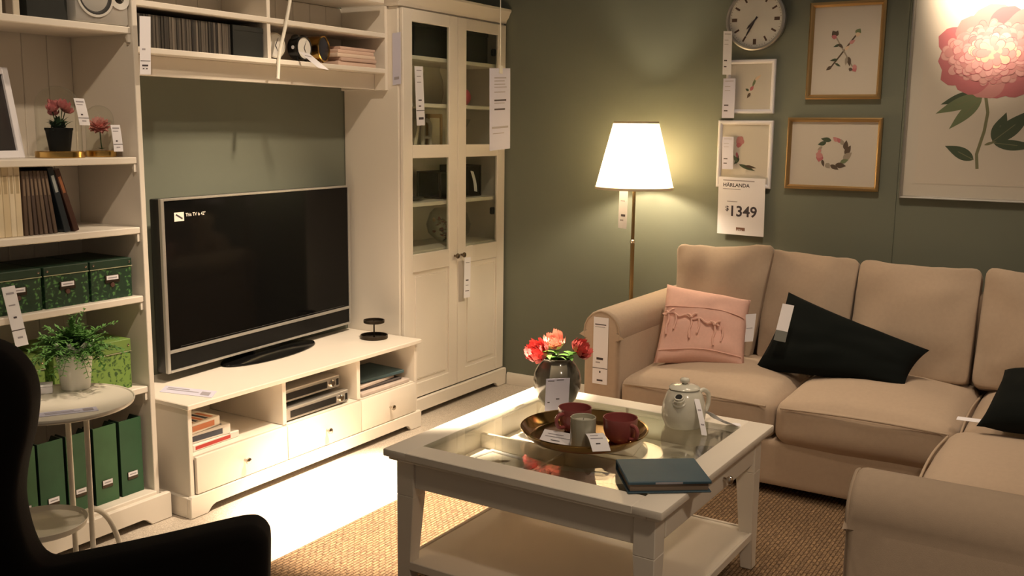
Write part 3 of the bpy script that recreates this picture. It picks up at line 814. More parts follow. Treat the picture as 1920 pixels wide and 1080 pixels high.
for i in range(7):
    w = (.021, .018, .022, .019, .023, .02, .02)[i]; x -= w + .0008
    book('cream-spined book, %s to the left of the brown books on the bookcase' % NUM[i], x, w, .2265, .17, -.242, 0, CREAMB[i % 3], mat('cream_spine_ink', (.45, .36, .22), .6), 'cream books')
x = -.488
for i in range(7):
    w = .0125; tl = 1.2 * i
    book('dark brown book, %s from the left in the slanted row' % NUM[i], x, w, .212, .17, -.242, tl, BRNB[i % 3], mat('brown_spine_ink', (.22, .16, .11), .6), 'brown books')
    x += w + .212 * (math.sin(R(tl + 1.2)) - math.sin(R(tl))) + .0006
for i, (w, h, tl, cv, ink, lab) in enumerate(((.022, .225, 13.5, mat('black_spine', (.018, .025, .032), .35), mat('silver_ink', (.35, .38, .38), .4), 'black book with silver lettering leaning at end of the brown row'),
                                     (.020, .222, 16.5, mat('rust_spine', (.055, .022, .015), .45), mat('orange_ink', (.32, .12, .05), .5), 'rust brown book leaning outermost on the bookcase middle shelf'))):
    x = (-.3430, -.3075)[i]
    book(lab, x, w, h, .17, -.242, tl, cv, ink)
# --- fourth shelf: three patterned green boxes
Z = .8654
PAT = bpy.data.materials.new('green_leaf_pattern'); PAT.use_nodes = True
nt = PAT.node_tree; b = nt.nodes['Principled BSDF']; b.inputs['Roughness'].default_value = .5
tc = nt.nodes.new('ShaderNodeTexCoord'); vo = nt.nodes.new('ShaderNodeTexVoronoi'); vo.inputs['Scale'].default_value = 62
n1 = nt.nodes.new('ShaderNodeTexNoise'); n1.inputs['Scale'].default_value = 25
mpx = nt.nodes.new('ShaderNodeMix'); mpx.data_type = 'RGBA'; mpx.inputs['Factor'].default_value = .06
nt.links.new(tc.outputs['Object'], mpx.inputs['A']); nt.links.new(tc.outputs['Object'], n1.inputs['Vector']); nt.links.new(n1.outputs['Color'], mpx.inputs['B']); nt.links.new(mpx.outputs['Result'], vo.inputs['Vector'])
cr = nt.nodes.new('ShaderNodeValToRGB'); E0 = cr.color_ramp.elements; E0[0].position = .18; E0[0].color = (.10, .26, .07, 1); E0[1].position = .45; E0[1].color = (.012, .04, .02, 1)
e = E0.new(.30); e.color = (.045, .13, .04, 1)
nt.links.new(vo.outputs['Distance'], cr.inputs[0]); nt.links.new(cr.outputs[0], b.inputs['Base Color'])
PAT2 = PAT.copy(); PAT2.name = 'bright_green_flower_pattern'
cr2 = [n for n in PAT2.node_tree.nodes if n.type == 'VALTORGB'][0].color_ramp.elements
cr2[0].color = (.03, .08, .02, 1); cr2[1].color = (.06, .14, .03, 1); cr2[2].color = (.19, .33, .07, 1)
LIDG = mat('dark_green_lid', (.014, .04, .022), .45)
def patterned_box(lab, xa, xb, yf, depth, h, pat, lid, Z, plate=True, lidh=.028):
    t = thing('storage_box', lab, 'box', ((xa + xb) / 2, yf + depth / 2, Z))
    w = (xb - xa) / 2
    bm = NB(); box(bm, (-w + .002, -depth / 2 + .002, 0), (w - .002, depth / 2 - .002, h - .004), .001); part('box_body', bm, pat, t, local=True)
    bm = NB(); box(bm, (-w, -depth / 2, h - lidh), (w, depth / 2, h), .002)
    L = part('lid', bm, lid, t, local=True)
    bm = NB(); box(bm, (-w - .0008, -depth / 2 - .0012, h - lidh - .003), (w + .0008, -depth / 2 + .001, h - lidh), .0005); part('lid_edge', bm, mat('pale_green_edge', (.35, .36, .22), .5), L, local=True)
    for sx in (-1, 1):
        bm = NB(); lathe(bm, [(.005, 0), (.004, -.003), (0, -.004)], (sx * (w - .012), -depth / 2, h - lidh / 2), 10, 'y', cap=False); part('rivet', bm, CHROME, L, local=True)
    if plate:
        bm = NB(); box(bm, (-.030, -depth / 2 - .003, .060), (.030, -depth / 2 - .0002, .088), .001); p = part('label_holder', bm, DARKMETAL, t, local=True)
        bm = NB(); box(bm, (-.024, -depth / 2 - .0036, .071), (.024, -depth / 2 - .003, .086)); part('label_card', bm, PAPER, p, local=True)
        bm = NB(); quad(bm, [(-.018, -depth / 2 - .0038, .076), (.018, -depth / 2 - .0038, .076), (.018, -depth / 2 - .0038, .080), (-.018, -depth / 2 - .0038, .080)]); part('label_writing', bm, INK_L, p, local=True)
        bm = NB(); lathe(bm, [(.009, 0), (.008, -.004), (0, -.005)], (0, -depth / 2, .052), 12, 'y', cap=False); part('pull_stud', bm, mat('brown_leather', (.09, .04, .03), .5), t, local=True)
    return t
patterned_box('dark green leaf-patterned box nearest the bookcase right panel', -.262, -.090, -.335, .26, .142, PAT, LIDG, Z)
patterned_box('dark green leaf-patterned box in the middle of three', -.438, -.268, -.335, .26, .142, PAT, LIDG, Z)
patterned_box('dark green leaf-patterned box leftmost of three, behind a price tag', -.618, -.446, -.335, .26, .142, PAT, LIDG, Z)
paper_tag('price_tag', 'tilted white price tag in front of the leftmost green box', (-.630, -.408, .972), (-.586, -.408, .974), (-.600, -.414, .775),
          [(.2, .8, .1, .13, 1), (.2, .7, .30, .32, 1), (.35, .6, .5, .53, 0), (0, 1, .72, .735, 0), (.3, .7, .84, .87, 1)])
# --- fifth shelf
Z = .5234
patterned_box('bright green flower-patterned box behind the potted fern', -.420, -.108, -.330, .27, .185, PAT2, mat('bright_green_lid', (.16, .27, .06), .5), Z, plate=False, lidh=.045)
patterned_box('bright green box at the left end of the fifth bookcase shelf', -.76, -.45, -.330, .27, .185, PAT2, mat('bright_green_lid', (.16, .27, .06), .5), Z, plate=False, lidh=.045)
# --- bottom shelf: magazine files
Z = .1184
FILEG = [mat('green_board_%d' % i, c, .6, noise_amt=.25, nscale=12) for i, c in enumerate(((.024, .092, .040), (.044, .13, .052), (.033, .105, .045)))]
FE = mat('dark_green_edge', (.012, .03, .018), .6)
ordf = ('rightmost', 'second from the right', 'third from the right', 'fourth from the right', 'fifth from the right')
for i, xa in enumerate((-.180, -.288, -.396, -.502, -.606)):
    w = .094
    t = thing('magazine_file', 'green magazine file with label, %s in the row on the bottom shelf' % ordf[i], 'magazine file', (xa + w / 2, -.21, Z), 0, 'green magazine files')
    h1, h2, D = .288, .31, .25
    bm = NB()
    hexa(bm, [(-w / 2, -D / 2, 0), (w / 2, -D / 2, 0), (w / 2, -D / 2 + .004, 0), (-w / 2, -D / 2 + .004, 0), (-w / 2, -D / 2, h1), (w / 2, -D / 2, h1), (w / 2, -D / 2 + .004, h1), (-w / 2, -D / 2 + .004, h1)])
    part('front_board', bm, FILEG[i % 3], t, local=True)
    for sx in (-1, 1):
        pts = [(-D / 2 + .0045, 0), (D / 2 - .0045, 0), (D / 2 - .0045, .12), (.0, .19), (-D / 2 + .06, h1), (-D / 2 + .0045, h1)]
        bm = NB(); xx = sx * (w / 2 - .004); extrude_poly(bm, pts, 'x', xx, xx + sx * .004); part('side_board', bm, FE, t, local=True)
    bm = NB(); box(bm, (-w / 2, D / 2 - .004, 0), (w / 2, D / 2, .12)); part('back_board', bm, FILEG[i % 3], t, local=True)
    bm = NB(); box(bm, (-.022, -D / 2 - .003, .058), (.022, -D / 2 - .0003, .088), .001); p = part('label_holder', bm, DARKMETAL, t, local=True)
    bm = NB(); box(bm, (-.020, -D / 2 - .0038, .070), (.020, -D / 2 - .0031, .087)); part('label_card', bm, PAPER, p, local=True)
    bm = NB(); quad(bm, [(-.014, -D / 2 - .0041, .076), (.014, -D / 2 - .0041, .076), (.014, -D / 2 - .0041, .080), (-.014, -D / 2 - .0041, .080)]); part('label_writing', bm, INK_L, p, local=True)

# hanging tag on the bookcase edge beside the disc cases
paper_tag('price_tag', 'long white price tag hanging at the bookcase edge beside the disc cases', (-.056, -.400, 1.862), (-.010, -.400, 1.864), (-.066, -.400, 1.661),
          [(.05, .95, .76, .772, 0), (.2, .5, .55, .58, 1), (.2, .75, .83, .86, 0), (.25, .4, .89, .91, 0), (.55, .7, .89, .91, 0)])
bm = NB(); tube(bm, smooth_path([(.789, -.304, 2.0635), (.782, -.304, 2.01), (.752, -.3025, 1.90), (.718, -.300, 1.79), (.703, -.302, 1.684)], 6), .0075, 8)
solo('white_cable', bm, mat('white_cord', (.85, .82, .72), .5), 'white cable dangling in front of the bridging shelf', 'cable')

# ================================================================== THINGS IN THE GLASS CABINET
def cyl_thing(name, lab, cat, c, prof, m_, n=32, group=None):
    bm = NB(); lathe(bm, prof, c, n, cap=False); return solo(name, bm, m_, lab, cat, group, angle=60)
Z = 1.8424
t = thing('storage_box', 'dark box behind the top left pane of the display cabinet', 'box', (1.83, -.17, Z)); bm = NB(); box(bm, (-.16, -.12, 0), (.16, .12, .150), .003); part('box_body', bm, BOXB, t, local=True); bm = NB(); box(bm, (-.163, -.123, .1505), (.163, .123, .185), .003); part('lid', bm, BOXB, t, local=True)
t = thing('storage_box', 'dark box behind the top right pane of the display cabinet', 'box', (2.19, -.17, Z)); bm = NB(); box(bm, (-.15, -.12, 0), (.15, .12, .145), .003); part('box_body', bm, BOXB, t, local=True); bm = NB(); box(bm, (-.153, -.123, .1455), (.153, .123, .18), .003); part('lid', bm, BOXB, t, local=True)
Z = 1.6104
cyl_thing('glass_vase', 'tall clear glass vase in the upper left of the display cabinet', 'vase', (1.95, -.19, Z), [(0, .004), (.05, .004), (.052, 0), (.05, .0), (.062, .06), (.058, .13), (.040, .18), (.046, .20)], CLOCHE)
cyl_thing('round_candle', 'red pink ball candle behind the cabinet right pane', 'candle', (2.215, -.20, Z), [(.001, 0), (.03, .001)] + [(.052 * math.cos(R(a)), .048 + .052 * math.sin(R(a))) for a in range(-60, 91, 15)], mat('pink_wax', (.60, .10, .14), .45), 24)
Z = 1.3724
# white letter blocks V and A
CREAM = mat('cream_wood', (.72, .66, .54), .5)
def letter(lab, x, y, strokes, m_, h):
    t_ = thing('letter_block', lab, 'letter block', (x, y, Z + .0003))
    for p, q in strokes:
        p = Vector((p[0], 0, p[1])); q = Vector((q[0], 0, q[1])); d = (q - p).normalized(); s = Vector((-d.z, 0, d.x)) * .011; yy = Vector((0, .014, 0))
        bm = NB(); hexa(bm, [p - s - yy, q - s - yy, q + s - yy, p + s - yy, p - s + yy, q - s + yy, q + s + yy, p + s + yy]); part('stroke', bm, m_, t_, local=True)
letter('white slanted letter block leaning in the cabinet left half', 1.75, -.20, (((0, .001), (-.055, .155)), ((.012, .001), (.06, .155))), CREAM, .16)
t = thing('letter_block', 'white arch-shaped letter block in the cabinet left half', 'letter block', (1.90, -.19, Z + .0003))
bm = NB(); tube(bm, [(-.035, 0, .011)] + [(-.035, 0, .10)] + [(-.035 * math.cos(R(a)), 0, .12 + .035 * math.sin(R(a))) for a in range(15, 180, 15)] + [(.035, 0, .10), (.035, 0, .011)], .011, 8); part('arch', bm, CREAM, t, local=True)
bm = NB(); tube(bm, [(-.030, 0, .065), (.030, 0, .065)], .008, 8); part('crossbar', bm, CREAM, t, local=True)
for sx in (-1, 1):
    bm = NB(); lathe(bm, [(.014, 0), (.014, .012), (.009, .014)], (sx * .035, 0, 0), 10); part('foot', bm, CREAM, t, local=True)
t = thing('picture_frame', 'brown and cream frame standing upright in the cabinet left half', 'picture frame', (2.02, -.16, Z + .0003))
bm = NB()
for a, b_ in (((-.07, 0, 0), (-.048, .015, .19)), ((.048, 0, 0), (.07, .015, .19)), ((-.0479, 0, 0), (.0479, .015, .022)), ((-.0479, 0, .168), (.0479, .015, .19))): box(bm, a, b_, .002)
part('frame', bm, mat('tan_wood', (.42, .28, .14), .5), t, local=True)
bm = NB(); box(bm, (-.0478, .004, .0225), (.0478, .010, .1675)); part('picture', bm, CREAM, t, local=True)
cyl_thing('cocktail_glass', 'flared cocktail glass behind the cabinet right pane', 'glass', (2.20, -.20, Z), [(.035, .0004), (.035, .003), (.004, .008), (.004, .06), (.012, .068), (.060, .165), (.058, .165), (.010, .072), (0, .068)], CLOCHE)
Z = 1.1084
DG = mat('smoked_glass_box', (.03, .035, .03), .1)
t = thing('lantern', 'dark glass lantern box on the lower left cabinet shelf', 'lantern', (2.03, -.18, Z + .0003))
def frame_box(t, w, d, h, fr=.008):
    bm = NB()
    for sx in (-1, 1):
        for sy in (-1, 1):
            xa = sx * (w / 2); ya = sy * (d / 2)
            box(bm, (xa - sx * fr, ya - sy * fr, 0), (xa, ya, h))
    for z in (0, h - fr):
        for sy in (-1, 1): box(bm, (-w / 2 + fr, sy * d / 2 - sy * fr, z), (w / 2 - fr, sy * d / 2, z + fr))
        for sx in (-1, 1): box(bm, (sx * w / 2 - sx * fr, -d / 2 + fr, z), (sx * w / 2, d / 2 - fr, z + fr))
    part('frame', bm, DARKMETAL, t, local=True)
    for sy in (-1, 1):
        bm = NB(); box(bm, (-w / 2 + fr, sy * (d / 2 - .004) - .001, fr), (w / 2 - fr, sy * (d / 2 - .004) + .001, h - fr)); part('pane', bm, clear_glass('smoked_glass', (.25, .25, .22)), t, local=True)
    bm = NB(); box(bm, (-w / 2 + fr, -d / 2 + fr, .0005), (w / 2 - fr, d / 2 - fr, .004)); part('base_plate', bm, DARKMETAL, t, local=True)
frame_box(t, .20, .16, .145)
t = thing('lantern', 'taller dark glass lantern on the lower right cabinet shelf', 'lantern', (2.235, -.18, Z + .0003)); frame_box(t, .17, .17, .175)
paper_tag('price_tag', 'curled white tag on the taller dark lantern in the cabinet', (2.20, -.272, Z + .145), (2.225, -.275, Z + .14), (2.235, -.275, Z + .03), fold=.006)
bm = NB(); lathe(bm, [(0, .003), (.05, .003), (.085, .018), (.088, .018), (.052, 0), (0, .0)], (1.72, -.2, Z + .0004), 28, cap=False); solo('dark_dish', bm, DARKMETAL, 'shallow dark dish at left of the lower cabinet shelf', 'dish')
Z = .8604
t = thing('glass_bowl', 'round glass bowl of dried flowers low in the display cabinet', 'bowl', (2.09, -.20, Z + .0003))
bm = NB(); lathe(bm, [(0, 0), (.06, 0), (.115, .05), (.125, .10), (.105, .16), (.080, .185), (.078, .185), (.10, .16), (.121, .10), (.112, .052), (.058, .004), (0, .004)], (0, 0, 0), 40, cap=False); part('bowl_glass', bm, CLOCHE, t, local=True, angle=80)
POTC = [mat('dried_%d' % i, c, .7) for i, c in enumerate(((.45, .14, .09), (.50, .38, .24), (.05, .04, .035), (.30, .10, .09)))]
bm = NB(); rn = random.Random(2)
for k in range(130):
    a = rn.uniform(0, 6.28); zz = rn.uniform(.018, .125); rr = rn.uniform(0, .086 if zz > .04 else .05)
    d = Vector((rn.uniform(-1, 1), rn.uniform(-1, 1), rn.uniform(-.5, .8)))
    leaf(bm, (rr * math.cos(a), rr * math.sin(a), zz), d, .026, .022, seg=3, mi=rn.randrange(4))
part('dried_petals', bm, POTC, t, local=True, kind='stuff')
# tags on the cabinet
paper_tag('price_tag', 'long white price strip on the upper left glass pane of the cabinet', (1.555, -.376, 1.785), (1.622, -.376, 1.788), (1.572, -.376, 1.497),
          [(.2, .8, .06, .075, 1), (.2, .7, .16, .175, 1), (.2, .7, .26, .275, 1), (.3, .7, .56, .58, 0), (.3, .6, .66, .68, 0), (0, 1, .742, .752, 0), (.25, .85, .86, .90, 0)])
paper_tag('price_tag', 'narrow white price strip hanging from the cabinet right door knob', (1.950, -.4055, .800), (2.010, -.4055, .797), (1.952, -.4005, .578),
          [(.2, .8, .12, .14, 1), (.25, .7, .55, .58, 0), (.25, .7, .68, .70, 1), (.2, .8, .82, .84, 0)])
paper_tag('price_tag', 'pale tag hanging flat on the cabinet side next to the bridging shelf', (1.4555, -.318, 1.935), (1.4555, -.368, 1.940), (1.4555, -.318, 1.690), [(.2, .8, .85, .9, 1)], material=PAPER_L)
bt = paper_tag('hanging_sign', 'large lilac price sign hanging on a cord before the display cabinet', (1.640, -.76, 1.772), (1.826, -.76, 1.782), (1.646, -.76, 1.380),
          [(.22, .80, .11, .125, 1), (.22, .72, .15, .16, 1), (.22, .75, .19, .20, 1), (.22, .82, .225, .235, 1), (.22, .75, .285, .295, 1), (.22, .80, .38, .40, 0), (.22, .72, .42, .43, 1), (.22, .74, .49, .51, 0), (.10, .90, .71, .735, 1), (.15, .7, .79, .80, 1)], cat='sign', material=PAPER_L)
bm = NB(); tube(bm, [(1.738, -.759, 1.765), (1.733, -.759, 2.1), (1.730, -.759, 3.25)], .0024, 6); part('cord', bm, MATS['white_cord'], bt)
bm = NB(); box(bm, (1.722, -.764, 1.752), (1.752, -.7602, 1.79), .001); part('clip', bm, mat('clear_plastic', (.8, .78, .72), .3), bt)
# ================================================================== CORNER SOFA
SX = 1.46
so = thing('corner_sofa', 'large beige fabric corner sofa with rolled arms and loose cushions', 'sofa', (1.9, -2.6, 0))
bm = NB(); soft_box(bm, (1.475, -3.80, .045), (2.405, -1.42, .245), .02, 8); part('base', bm, SOFA, so)
bm = NB(); soft_box(bm, (.06, -3.80, .045), (1.4745, -2.945, .245), .02, 8); part('base', bm, SOFA, so)
bm = NB(); soft_box(bm, (2.215, -3.80, .246), (2.408, -1.58, .80), .06, 8); part('backrest', bm, SOFA, so)
bm = NB(); soft_box(bm, (.08, -3.80, .246), (2.2145, -3.61, .80), .06, 8); part('backrest', bm, SOFA, so)
def arm_profile(c0, c1, zt, flip=1, n=12):
    """outline across the arm: straight flanks under a full rounded top"""
    r = (c1 - c0) / 2 + .005; c = (c0 + c1) / 2; pts = [(c0, .045), (c1, .045), (c1, zt - r * 1.35)]
    for k in range(n + 1):
        a = R(-20 + 220 * k / n); pts.append((c + r * math.cos(a), zt - r + r * math.sin(a)))
    pts.append((c0, zt - r * 1.35))
    return pts
def arm(prof, axis, a, b_, name='arm'):
    bm = NB(); extrude_poly(bm, prof, axis, a, b_, .022, 3)
    o = part(name, bm, SOFA, so, angle=50)
    return o
pA = arm_profile(-1.568, -1.392, .700)
aA = arm(pA, 'x', SX, 2.39)
bm = NB(); tube(bm, [(SX + .004, p[0] * 1 + (-.006 if p[0] > -1.48 else .006), p[1] - .006) for p in pA[2:]], .0045, 8); part('piping', bm, SOFA_SEAM, aA)
pB = arm_profile(-.105, .070, .690)
aB = arm(pB, 'y', -2.905, -3.79)
bm = NB(); tube(bm, [(p[0] + (.006 if p[0] < -.02 else -.006), -2.909, p[1] - .006) for p in pB[2:]], .0045, 8); part('piping', bm, SOFA_SEAM, aB)
bm = NB(); tube(bm, [(-.1135, -2.94 - .1 * k, .452 + .002 * math.sin(k * 2)) for k in range(9)], .0035, 8); part('piping', bm, SOFA_SEAM, aB)
def seat(a, b_, seed, front):
    bm = NB(); soft_box(bm, a, b_, .055, 14, (0.012 if front == 'x' else .004, 0.012 if front == 'y' else .004, .058), .004, seed)
    o = part('seat_cushion', bm, SOFA, so, angle=60)
    bm = NB(); z = b_[2] - .030
    if front == 'x': pth = [(a[0] - .001 - .010 * math.sin(math.pi * k / 12), a[1] - (a[1] - b_[1]) * (.04 + .92 * k / 12), z + .010 * math.sin(math.pi * k / 12)) for k in range(13)]
    else: pth = [(a[0] + (b_[0] - a[0]) * (.04 + .92 * k / 12), b_[1] + .001 + .010 * math.sin(math.pi * k / 12), z + .010 * math.sin(math.pi * k / 12)) for k in range(13)]
    tube(bm, pth, .0045, 8); part('piping', bm, SOFA_SEAM, o)
seat((1.452, -2.262, .232), (2.21, -1.572, .415), 1, 'x')
seat((1.446, -2.952, .232), (2.21, -2.268, .418), 2, 'x')
seat((1.455, -3.605, .232), (2.21, -2.960, .415), 3, 'n')
seat((.765, -3.605, .232), (1.448, -2.925, .418), 4, 'y')
seat((.074, -3.605, .232), (.758, -2.925, .418), 5, 'y')
def back_cushion(TL, TR, BR, BL, t, seed):
    """box cushion leaning on the back: rounded slab between four corners"""
    TL, TR, BR, BL = [Vector(p) for p in (TL, TR, BR, BL)]
    nrm = (TR - TL).cross(BL - TL).normalized()
    bm = NB(); tmp = NB(); soft_box(tmp, (-1, -1, -1), (1, 1, 1), .13, 14)
    mp = {}
    for v in tmp.verts:
        u, w, d = v.co
        s, q = (u + 1) / 2, (w + 1) / 2
        p = (TL * (1 - s) + TR * s) * (1 - q) + (BL * (1 - s) + BR * s) * q
        bul = (1 - min(1, abs(u)) ** 2.2) * (1 - min(1, abs(w)) ** 2.2)
        th = t * (.55 * d + .5 * d * bul)
        p = p + nrm * th
        nn = noise.noise(Vector((u * 1.7 + seed * 4.3, w * 1.7, d + seed)))
        nn2 = noise.noise(Vector((u * 4.5 + seed * 2.3, w * 4.5, seed)))
        p += nrm * (nn * .020 + nn2 * .008) + Vector((0, 0, .008 * nn2 * (1 - q)))
        # soft, slightly slumped top edge
        p.z -= .014 * (1 - q) * math.cos(u * 1.4)* (1 if seed % 2 else .4) * (1 - u * u)
        mp[v] = bm.verts.new(p)
    for f in tmp.faces: bm.faces.new([mp[v] for v in f.verts])
    tmp.free()
    o = part('back_cushion', bm, SOFA, so, angle=70)
    return o
back_cushion((2.14, -1.555, .930), (2.22, -2.010, .955), (2.03, -1.975, .420), (2.02, -1.610, .420), .095, 1)
back_cushion((2.27, -1.97, .925), (2.27, -2.395, .905), (2.10, -2.385, .425), (2.10, -1.99, .425), .085, 2)
back_cushion((2.275, -2.400, .905), (2.275, -2.905, .905), (2.09, -2.905, .425), (2.09, -2.400, .425), .090, 3)
back_cushion((2.275, -2.920, .905), (2.275, -3.42, .895), (2.09, -3.42, .425), (2.09, -2.920, .425), .090, 4)
back_cushion((1.50, -3.68, .90), (.82, -3.68, .90), (.82, -3.50, .425), (1.50, -3.50, .425), .085, 5)
back_cushion((.79, -3.68, .90), (.11, -3.68, .90), (.11, -3.50, .425), (.79, -3.50, .425), .085, 6)
for x, y in ((1.53, -1.48), (2.33, -1.48), (1.53, -2.85), (2.33, -3.72), (.0, -3.0), (.0, -3.70)):
    bm = NB(); lathe(bm, [(.022, .0095 if (x < 1.75 and y > -3.05) else .0005), (.028, .0445)], (x, y, 0), 12); part('foot', bm, DARKWOOD, so)
paper_tag('price_tag', 'long white price tag standing on the front of the sofa arm', (1.4570, -1.4420, .668), (1.4570, -1.5150, .668), (1.4570, -1.4420, .365),
          [(.1, .85, .10, .115, 0), (.1, .8, .14, .148, 1), (.25, .7, .60, .635, 0), (.2, .5, .665, .685, 1), (0, 1, .755, .765, 0), (.45, .55, .80, .83, 0), (.3, .7, .93, .955, 0)])

# cushions on the sofa
def tie(pts, parent):
    bm = NB(); tube(bm, smooth_path(pts, 5), .0048, 6); part('tie', bm, PINK_F, parent)
t = thing('throw_pillow', 'pink linen pillow with knotted ties in the sofa corner by the arm', 'pillow', (1.80, -1.80, .45))
PTL, PTR, PBR, PBL = (1.900, -1.600, .772), (1.965, -1.985, .725), (1.795, -2.025, .440), (1.640, -1.655, .450)
bm = NB(); pillow(bm, PTL, PTR, PBR, PBL, .15, 26, .05, .008, 3); part('pillow_cover', bm, PINK_F, t, angle=80)
def pil(u, w, off):
    a, b_, c_, d_ = [Vector(p) for p in (PTL, PTR, PBR, PBL)]
    s, q = u, w
    n_ = (b_ - a).cross(d_ - a).normalized()
    if n_.x > 0: n_ = -n_
    U, W = 2 * u - 1, 2 * w - 1
    th = .075 * max(0, (1 - U * U) * (1 - W * W)) ** .42
    return (a * (1 - s) + b_ * s) * (1 - q) + (d_ * (1 - s) + c_ * s) * q + n_ * (th + off)
rs = random.Random(8)
tie([pil(.03 + .033 * q, .43 + .0055 * q + .018 * math.sin(q * 1.3), .007) for q in range(21)], t)
for (u, w) in ((.10, .44), (.37, .48), (.64, .54)):
    bm = NB(); lathe(bm, [(.0005, -.008), (.007, -.005), (.009, 0), (.006, .006), (.0005, .008)], tuple(pil(u, w, .010)), 10); part('knot', bm, PINK_F, t)
    tie([pil(u - .05, w - .035, .008), pil(u - .02, w - .02, .013), pil(u, w, .011), pil(u + .03, w - .035, .013), pil(u + .06, w - .05, .008)], t)
    tie([pil(u, w, .008), pil(u + .012, w + .09, .006), pil(u - .004, w + .17, .006), pil(u + .006, w + .26, .006)], t)
    tie([pil(u + .09, w + .015, .007), pil(u + .10, w + .10, .006), pil(u + .085, w + .20, .006)], t)
for k, wv in enumerate((.33, .86)):
    bm = NB(); tube(bm, [pil(.04 + .92 * q / 14, wv + .012 * math.sin(q * .5 + k), .001) for q in range(15)], .0030, 6); part('seam', bm, PINK_F, t)
paper_tag('price_tag', 'white price tag at the right edge of the pink pillow', (1.905, -1.985, .668), (1.930, -2.025, .672), (1.875, -1.985, .545), [(.2, .8, .5, .52, 1)])
t = thing('throw_pillow', 'black velvet pillow slumped in the middle of the sofa', 'pillow', (1.88, -2.4, .45))
BTL, BTR, BBR, BBL = (2.02, -2.140, .770), (1.965, -2.760, .590), (1.790, -2.700, .458), (1.820, -2.060, .435)
bm = NB(); pillow(bm, BTL, BTR, BBR, BBL, .15, 22, .06, .012, 5); part('pillow_cover', bm, BLACK_F, t, angle=80)
tg = paper_tag('price_tag', 'white and grey care tag on the black velvet pillow', (1.850, -2.165, .745), (1.842, -2.218, .742), (1.795, -2.150, .590), [(0, 1, .72, 1.0, 0), ], mats=[mat('grey_print', (.16, .17, .16), .6)])
t = thing('throw_pillow', 'black velvet pillow lying at the right end of the sofa', 'pillow', (1.45, -3.2, .46))
bm = NB(); pillow(bm, (1.62, -3.075, .62), (1.45, -3.52, .72), (1.13, -3.46, .53), (1.355, -3.022, .462), .14, 18, .06, .01, 8); part('pillow_cover', bm, BLACK_F, t, angle=80)
paper_tag('price_tag', 'crumpled white tag beside the right end black pillow', (1.44, -2.955, .4640), (1.44, -3.045, .4660), (1.40, -2.950, .4630), fold=.006)

# ================================================================== FLOOR LAMP
LX, LY = 2.17, -1.290
fl = thing('floor_lamp', 'brass floor lamp with lit white tapered shade beside the sofa arm', 'lamp', (LX, LY, .0))
bm = NB(); lathe(bm, [(.135, .0005), (.135, .014), (.120, .022), (.03, .028), (.014, .045)], (0, 0, 0), 40); part('base', bm, BRASS_POLE, fl, local=True)
bm = NB(); lathe(bm, [(.0105, .04), (.0105, .935)], (0, 0, 0), 16); lathe(bm, [(.0085, .935), (.0085, 1.225)], (0, 0, 0), 16); pole = part('pole', bm, BRASS_POLE, fl, local=True)
bm = NB(); lathe(bm, [(.0106, .920), (.0130, .924), (.0130, .934), (.0086, .938)], (0, 0, 0), 16, cap=False); part('collar', bm, CHROME, pole, local=True)
bm = NB(); lathe(bm, [(.018, 1.225), (.018, 1.262), (.012, 1.266)], (0, 0, 0), 16); part('bulb_holder', bm, BRASS_POLE, fl, local=True)
SHADE = bpy.data.materials.new('white_lamp_shade'); SHADE.use_nodes = True
nt = SHADE.node_tree; nt.nodes.remove(nt.nodes['Principled BSDF']); out = nt.nodes['Material Output']
df = nt.nodes.new('ShaderNodeBsdfDiffuse'); df.inputs[0].default_value = (.80, .74, .62, 1)
tl = nt.nodes.new('ShaderNodeBsdfTranslucent'); tl.inputs[0].default_value = (.86, .76, .58, 1)
mx = nt.nodes.new('ShaderNodeMixShader'); mx.inputs[0].default_value = .55
nt.links.new(df.outputs[0], mx.inputs[1]); nt.links.new(tl.outputs[0], mx.inputs[2]); nt.links.new(mx.outputs[0], out.inputs[0])
z0, z1, ra, rb = 1.195, 1.530, .197, .112
bm = NB(); lathe(bm, [(ra, z0), ((ra + rb) / 2, (z0 + z1) / 2), (rb, z1)], (0, 0, 0), 56, cap=False); sh_ = part('shade', bm, SHADE, fl, 'lit white fabric shade', local=True)
for r_, z_ in ((ra, z0 + .006), (rb, z1 - .005)):
    bm = NB(); lathe(bm, [(r_ + .0012, z_ - .007), (r_ + .0012 - (.0015 if r_ == ra else -.0015) * 0, z_ + .005), (r_ - .003, z_ + .005), (r_ - .003, z_ - .007), (r_ + .0012, z_ - .007)], (0, 0, 0), 56, cap=False); part('shade_trim', bm, mat('cream_binding', (.70, .60, .42), .8), sh_, local=True)
bm = NB()
for k in range(3):
    a = 2.1 * k; tube(bm, [(0.012 * math.cos(a), .012 * math.sin(a), 1.262), (ra * .97 * math.cos(a), ra * .97 * math.sin(a), 1.2)], .0016, 6)
part('shade_carrier', bm, BRASS_POLE, fl, local=True)
bm = NB(); lathe(bm, [(.013, 1.267), (.016, 1.281), (.028, 1.311), (.030, 1.328), (.022, 1.348), (0, 1.358)], (0, 0, 0), 20, cap=False)
part('bulb', bm, mat('glowing_bulb', (1, .9, .7), .4, emit=(1, .79, .53), estr=500), fl, local=True)
paper_tag('price_tag', 'white price tag hanging on the floor lamp pole under the shade', (LX - .02, LY + .072, 1.185), (LX - .03, LY + .020, 1.183), (LX - .02, LY + .075, .995),
          [(.2, .7, .25, .28, 1), (.3, .8, .62, .68, 0), (.2, .6, .76, .80, 1)])

